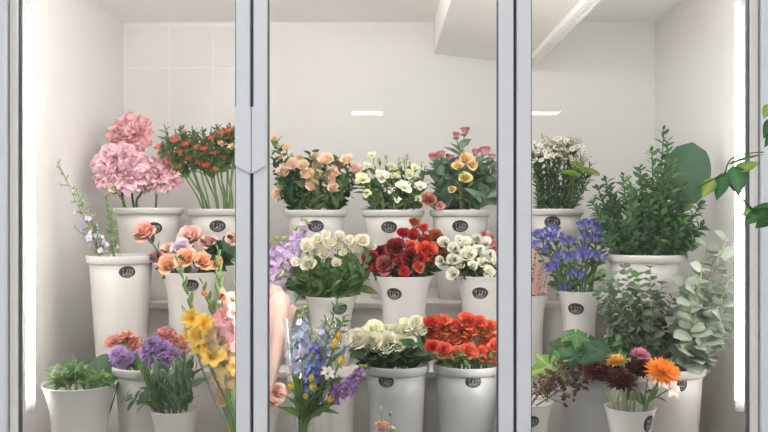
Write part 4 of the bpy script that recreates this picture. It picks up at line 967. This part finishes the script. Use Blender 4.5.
# stepped stands
for nm, y0, z1, lb in (('display_step', .375, ZM, 'lower white step board carrying the middle row of buckets'), ('display_step', .62, ZT, 'upper white step board carrying the top row of buckets')):
    e = empty(nm, (0, y0, ZFL)); tag(e, lb, 'step', 'white display steps')
    y1 = .6195 if z1 == ZM else YB - .002
    boxobj('top_board', (-.955, 0, z1 - .02 - ZFL), (.995, y1 - y0, z1 - ZFL), M['step'], e, .003)
    boxobj('front_board', (-.955, .012, 0), (.995, .028, z1 - .02 - ZFL), M['step'], e, .001)
    for xa in (-.955, .979): boxobj('side_board', (xa, .028, 0), (xa + .016, y1 - y0, z1 - .02 - ZFL), M['step'], e, .001)
# grid of pale panels with lighter lines on the rear wall, behind the left door
mb = MB()
def bx(px0, py0, px1, py1):
    a = at(px0, py1, YB); b = at(px1, py0, YB); return a, b
xs = [125.5, 170, 213, 256]; ys = [26, 67, 108]
tl = MB(); gr = MB()
a, b = bx(124, 24, 258, 150); box(gr, (a.x, YB - .003, a.z), (b.x, YB, b.z))
g = st('trim_1', (0, 0, 0), (.01, .01, .01), 'grid_line'); g.data = gr.mesh('grid_line', M['grid_line'], False)
for i in range(3):
    for j in range(3):
        y1 = ys[j + 1] if j < 2 else 149
        a, b = bx(xs[i] + 1.0, ys[j] + (1.2 if j < 2 else .4), xs[i + 1] - 1.0, y1 - .4)
        box(tl, (a.x, YB - .005, a.z), (b.x, YB - .0028, b.z), 0, .0008)
link('tile', tl.mesh('grid_panels', M['tile'], False), g)
# seams of the rear wall panels
st('trim_2', (-.08, YB - .0015, .95), (-.077, YB, ZC), 'tile')

# cooling unit under the ceiling
e = empty('cooling_unit', (.415, .7, ZC)); tag(e, 'white cooling unit hanging under the cooler ceiling at the rear wall', 'cooling unit')
mb = MB(); xl, xr, yf, yb = -.203, .203, -.62, YB - .705
zl, zr = -.135, -.178
vs = [(xl, yf, zl), (xr, yf, zr), (xr, yb, zr), (xl, yb, zl), (xl, yf, 0), (xr, yf, 0), (xr, yb, 0), (xl, yb, 0)]
mb.add(vs, [(3, 2, 1, 0), (4, 5, 6, 7), (0, 1, 5, 4), (1, 2, 6, 5), (2, 3, 7, 6), (3, 0, 4, 7)])
link('housing', mb.mesh('housing', M['unit'], False), e)
mb = MB(); box(mb, (xr - .03, yf, zr - .018), (xr + .012, yb, zr + .012), 0, .003); rl = link('edge_rail', mb.mesh('edge_rail', M['unit'], False), e)
mb = MB()
for i in range(14): box(mb, (xr - .012, yf + .05 + i * .055, zr - .0195), (xr - .004, yf + .08 + i * .055, zr - .0175))
link('slots', mb.mesh('slots', M['ledcap'], False), rl)
# lamps
def led(px, Y, label, r=.0115, dy=0):
    x = (px - 384) * (Y + 2.2) / F; z1 = 1.25 + 203 / F * (Y + 2.2); z0 = 1.25 - 184 / F * (Y + 2.2)
    e = empty('led_tube', (x, Y, z0)); tag(e, label, 'lamp', 'vertical tube lamps'); H = z1 - z0
    mb = MB(); lathe(mb, [(.0005, 0), (r, 0), (r, H), (.0005, H)], 16); link('tube', mb.mesh('led_tube', M['led']), e)
    for z in (-.03, H):
        mb = MB(); lathe(mb, [(.0005, z), (r * 1.1, z), (r * 1.1, z + .03), (.0005, z + .03)], 16); link('end_cap', mb.mesh('end_cap', M['ledcap']), e)
    mb = MB(); s = 1 if x > 0 else -1; tube(mb, smooth([(0, 0, H + .03), (s * .0, .0, H + .06), (s * .012, .01, H + .12), (s * .012, .01, ZC - z0 - .002)], 4), .003, .003, 6); link('cord', mb.mesh('cord', M['ledcap']), e)
    boxobj('mount', (-.006, r * .9, 0), (.006, r * .9 + .008, H), M['ledcap'], e)
led(30.5, .075, 'bright white vertical tube lamp inside the left edge of the cooler')
led(739.5, .075, 'bright white vertical tube lamp inside the right edge of the cooler')
led(253, .075, 'added unseen vertical tube lamp behind the left pair of door stiles')  # both stile tubes are unseen, added to even out the light inside
led(513.5, .075, 'added unseen vertical tube lamp behind the right pair of door stiles')
e = empty('led_tube', (0, .085, ZC - .13)); tag(e, 'added unseen horizontal tube lamp under the cooler ceiling above the doors', 'lamp')  # unseen lamp added to brighten the rear of the cooler
mb = MB(); lathe(mb, [(.0005, -.92), (.0115, -.92), (.0115, .92), (.0005, .92)], 16, 0, 0.0, Matrix.Rotation(PI / 2, 4, 'Y')); link('tube', mb.mesh('led_tube', M['fill_top']), e)
for x in (-.95, .92):
    mb = MB(); box(mb, (x, -.014, -.014), (x + .03, .014, .13), 0, .003); link('end_cap', mb.mesh('end_cap', M['ledcap'], False), e)
boxobj('mount', (-.92, -.006, .011), (.92, .006, .03), M['ledcap'], e)
# sliding doors
ZD0, ZD1 = .36, 2.02
def X0(px): return (px - 384) * 2.2 / F
def door(n, xl0, xl1, xr0, xr1, mats):
    e = empty('door_%d' % n, ((xl0 + xr1) / 2, 0, ZD0)); e['kind'] = 'structure'; cx = (xl0 + xr1) / 2
    boxobj('stile', (xl0 - cx, -.016, 0), (xl1 - cx, .016, ZD1 - ZD0), M[mats[0]], e, .002)
    boxobj('stile', (xr0 - cx, -.016, 0), (xr1 - cx, .016, ZD1 - ZD0), M[mats[1]], e, .002)
    boxobj('rail', (xl1 - cx, -.016, 0), (xr0 - cx, .016, .06), M['frame'], e, .002)
    boxobj('rail', (xl1 - cx, -.016, ZD1 - ZD0 - .06), (xr0 - cx, .016, ZD1 - ZD0), M['frame'], e, .002)
    for a, b in ((xl1, xl1 + .003), (xr0 - .003, xr0)): boxobj('gasket', (a - cx, -.009, .06), (b - cx, .009, ZD1 - ZD0 - .06), M['frame_dark'], e)
    boxobj('glass_pane', (xl1 - cx + .003, -.003, .06), (xr0 - cx - .003, .003, ZD1 - ZD0 - .06), M['glass'], e)
    return e, cx
d1, c1 = door(1, X0(12), X0(20), X0(237), X0(250.7), ('seal', 'frame'))
d2, c2 = door(2, X0(254.3), X0(268), X0(498), X0(512.6), ('frame', 'frame'))
d3, c3 = door(3, X0(516), X0(530), X0(748), X0(756), ('frame', 'seal'))
def pull(e, cx, px0, px1, sgn):
    z0 = 1.25 + (216 - 174) / F * 2.2 - ZD0; z1 = 1.25 + (216 - 108) / F * 2.2 - ZD0; a, b = X0(px0) - cx, X0(px1) - cx
    s = .022
    o = [(a, z1), (b, z1), (b, z0 + (0 if sgn > 0 else s)), ((b if sgn > 0 else a), z0), (a, z0 + (s if sgn > 0 else 0))]
    o = [(a, z0 + s), (b, z0), (b, z1), (a, z1)] if sgn > 0 else [(a, z0), (b, z0 + s), (b, z1), (a, z1)]
    mb = MB(); vs = [(x, -.024, z) for x, z in o] + [(x, -.016, z) for x, z in o]
    mb.add(vs, [(0, 1, 2, 3), (7, 6, 5, 4), (0, 4, 5, 1), (1, 5, 6, 2), (2, 6, 7, 3), (3, 7, 4, 0)]); link('handle', mb.mesh('handle', M['frame'], False), e)
pull(d1, c1, 236.5, 252.2, 1); pull(d2, c2, 253, 266.5, -1)
# dark tracks between the doors and the outer frame
st('trim_3', (X0(250.7), .004, ZD0), (X0(254.3), .018, ZD1), 'frame_dark')
st('trim_4', (X0(512.6), .004, ZD0), (X0(516), .018, ZD1), 'frame_dark')
st('trim_5', (X0(10.6), -.006, ZD0), (X0(12), .018, ZD1), 'frame_dark')
st('trim_6', (X0(756), -.006, ZD0), (X0(757.4), .018, ZD1), 'frame_dark')
st('trim_7', (X0(10.6) - .2, -.03, 0), (X0(10.6), .03, ZC + .25), 'frame', .003)
st('trim_8', (X0(757.4), -.03, 0), (X0(757.4) + .2, .03, ZC + .25), 'frame', .003)
st('trim_9', (X0(10.6), -.03, ZD1), (X0(757.4), .03, ZC + .25), 'frame', .003)
st('trim_10', (X0(10.6), -.03, 0), (X0(757.4), .0, ZD0), 'frame', .003)
# the shop round the cooler
st('wall_front_left', (-6, .0, 0), (X0(10.6) - .2, .06, 2.65), 'shopwall')
st('wall_front_right', (X0(757.4) + .2, .0, 0), (6, .06, 2.65), 'shopwall')
st('wall_front_top', (X0(10.6) - .2, .0, ZC + .25), (X0(757.4) + .2, .06, 2.65), 'shopwall')
st('ceiling_shop', (-6, -11, 2.65), (6, .06, 2.7), 'shopceil')
st('wall_shop_rear', (-6, -11.05, 0), (6, -11, 2.7), 'shopwall')
rows = ['added unseen nearest the cooler', 'added unseen in the middle of the shop', 'at the far end of the shop']
for k, y in enumerate((-1.1, -2.45, -8.7)):  # the two nearer rows are unseen, added to light the door frames
    for i, x in enumerate((-2.58, -.227, 2.12)):
        if k == 2 and i == 0: continue
        e = empty('ceiling_lamp', (x, y, 2.65)); tag(e, ('left', 'middle', 'right')[i] + ' square ceiling lamp ' + rows[k], 'lamp', 'square ceiling lamps')
        boxobj('housing', (-.235, -.21, -.03), (.235, .21, 0), M['shopceil'], e, .004)
        boxobj('diffuser', (-.205, -.18, -.034), (.205, .18, -.0302), M['ceillamp'], e)
# houseplant outside the glass, at the right
e = empty('houseplant', (1.16, -.36, 0)); tag(e, 'green houseplant reaching in from the right in front of the glass', 'plant')
mb = MB(); lathe(mb, [(.0005, .0), (.10, 0), (.125, .2), (.135, .2), (.135, .24), (.115, .24), (.11, .2), (.0005, .2)], 32); link('pot', mb.mesh('pot', M['terracotta']), e)
mb = MB(); lathe(mb, [(.0005, .205), (.108, .205)], 24); link('soil', mb.mesh('soil', M['soil']), e)
PY = -.36
def L(px, py, dy=0): return at(px, py, PY + dy) - e.location
trunk = smooth([(0, 0, .2), (.01, .0, .6), (-.03, .0, 1.0), (-.05, 0, 1.22), (-.06, .02, 1.5)], 5)
mb = MB(); tube(mb, trunk, .012, .005, 8); link('trunk', mb.mesh('trunk', M['bark']), e)
def branch(pts, r=.0026):
    mb = MB(); tube(mb, smooth([L(*p) if not isinstance(p, Vector) else p for p in pts], 5), r, r * .6, 6); link('branch', mb.mesh('branch', M['stem_dark']), e)
T = lambda f: along(trunk, f)[0]
branch([T(.86), (784, 218), (757, 212), (738, 194), (724, 176), (712, 180), (695, 188)])
branch([T(.8), (790, 232), (768, 224), (748, 207)])
branch([T(.95), (786, 150), (770, 128)])
branch([(724, 176), (730, 160), (745, 154), (764, 152)], .0018)
hl = [((726, 172), (716, 200), 15, 'leaf_house', (-.5, -1, .4)), ((733, 166), (741, 195), 25, 'leaf_house', (.1, -1, .35)), ((734, 172), (760, 160), 16, 'leaf_house_pale', (.1, -.6, .8)), ((714, 178), (702, 197), 14, 'leaf_house_pale', (-.4, -1, .2)),
      ((727, 165), (765, 150), 6, 'leaf_house', (0, -.5, .9)), ((716, 179), (686, 197), 5, 'leaf_house', (-.2, -.6, .8)), ((768, 207), (744, 224), 15, 'leaf_house', (.1, -.8, .6)), ((752, 208), (742, 216), 7, 'leaf_house_pale', (0, -1, .3)), ((772, 214), (756, 228), 14, 'leaf_house', (.1, -1, .3)), ((778, 205), (752, 206), 9, 'leaf_house', (0, -.6, .8)),
      ((770, 104), (764, 118), 10, 'leaf_house_pale', (-.2, -1, .2)), ((774, 118), (764, 138), 13, 'leaf_house', (-.2, -1, .2)), ((775, 128), (765, 147), 9, 'leaf_house', (-.2, -1, .3)), ((786, 120), (800, 150), 22, 'leaf_house', (0, -1, .3)), ((784, 210), (800, 232), 22, 'leaf_house', (0, -1, .3))]
for i, (p, q, w, m, nn) in enumerate(hl):
    a, b = L(*p, (i % 3) * .008), L(*q, (i % 3) * .008 - .006); mb = MB()
    leaf(mb, a, b - a, (b - a).length, sz(w, PY), nn, .12, .16, 'ovate', 0, 9); link('leaf', mb.mesh('leaf', M[m]), e)
# ------------------------------------------------------------------ world, camera, view
w = bpy.data.worlds.new('World'); sc.world = w; w.use_nodes = True
w.node_tree.nodes['Background'].inputs[0].default_value = (.93, .97, 1.0, 1); w.node_tree.nodes['Background'].inputs[1].default_value = 2.0
cd = bpy.data.cameras.new('camera'); cam = bpy.data.objects.new('camera', cd); COL.objects.link(cam)
cam.location = CAM; cam.rotation_euler = (PI / 2, 0, 0); cd.sensor_width = 36; cd.lens = F / 768 * 36; cd.clip_start = .05
cd.shift_y = 0.0
sc.camera = cam
sc.view_settings.view_transform = 'Standard'; sc.view_settings.look = 'None'; sc.view_settings.gamma = 1; sc.view_settings.use_curve_mapping = False
sc.view_settings.exposure = 0.42
try:
    sc.cycles.max_bounces = 10; sc.cycles.diffuse_bounces = 5; sc.cycles.transparent_max_bounces = 24; sc.cycles.glossy_bounces = 3; sc.cycles.transmission_bounces = 4
    sc.cycles.use_denoising = True; sc.cycles.caustics_reflective = False; sc.cycles.caustics_refractive = False
except Exception: pass
dups = {k: v for k, v in USED.items() if len(v) > 1}
for k, v in dups.items(): print('DUP', len(v), k)
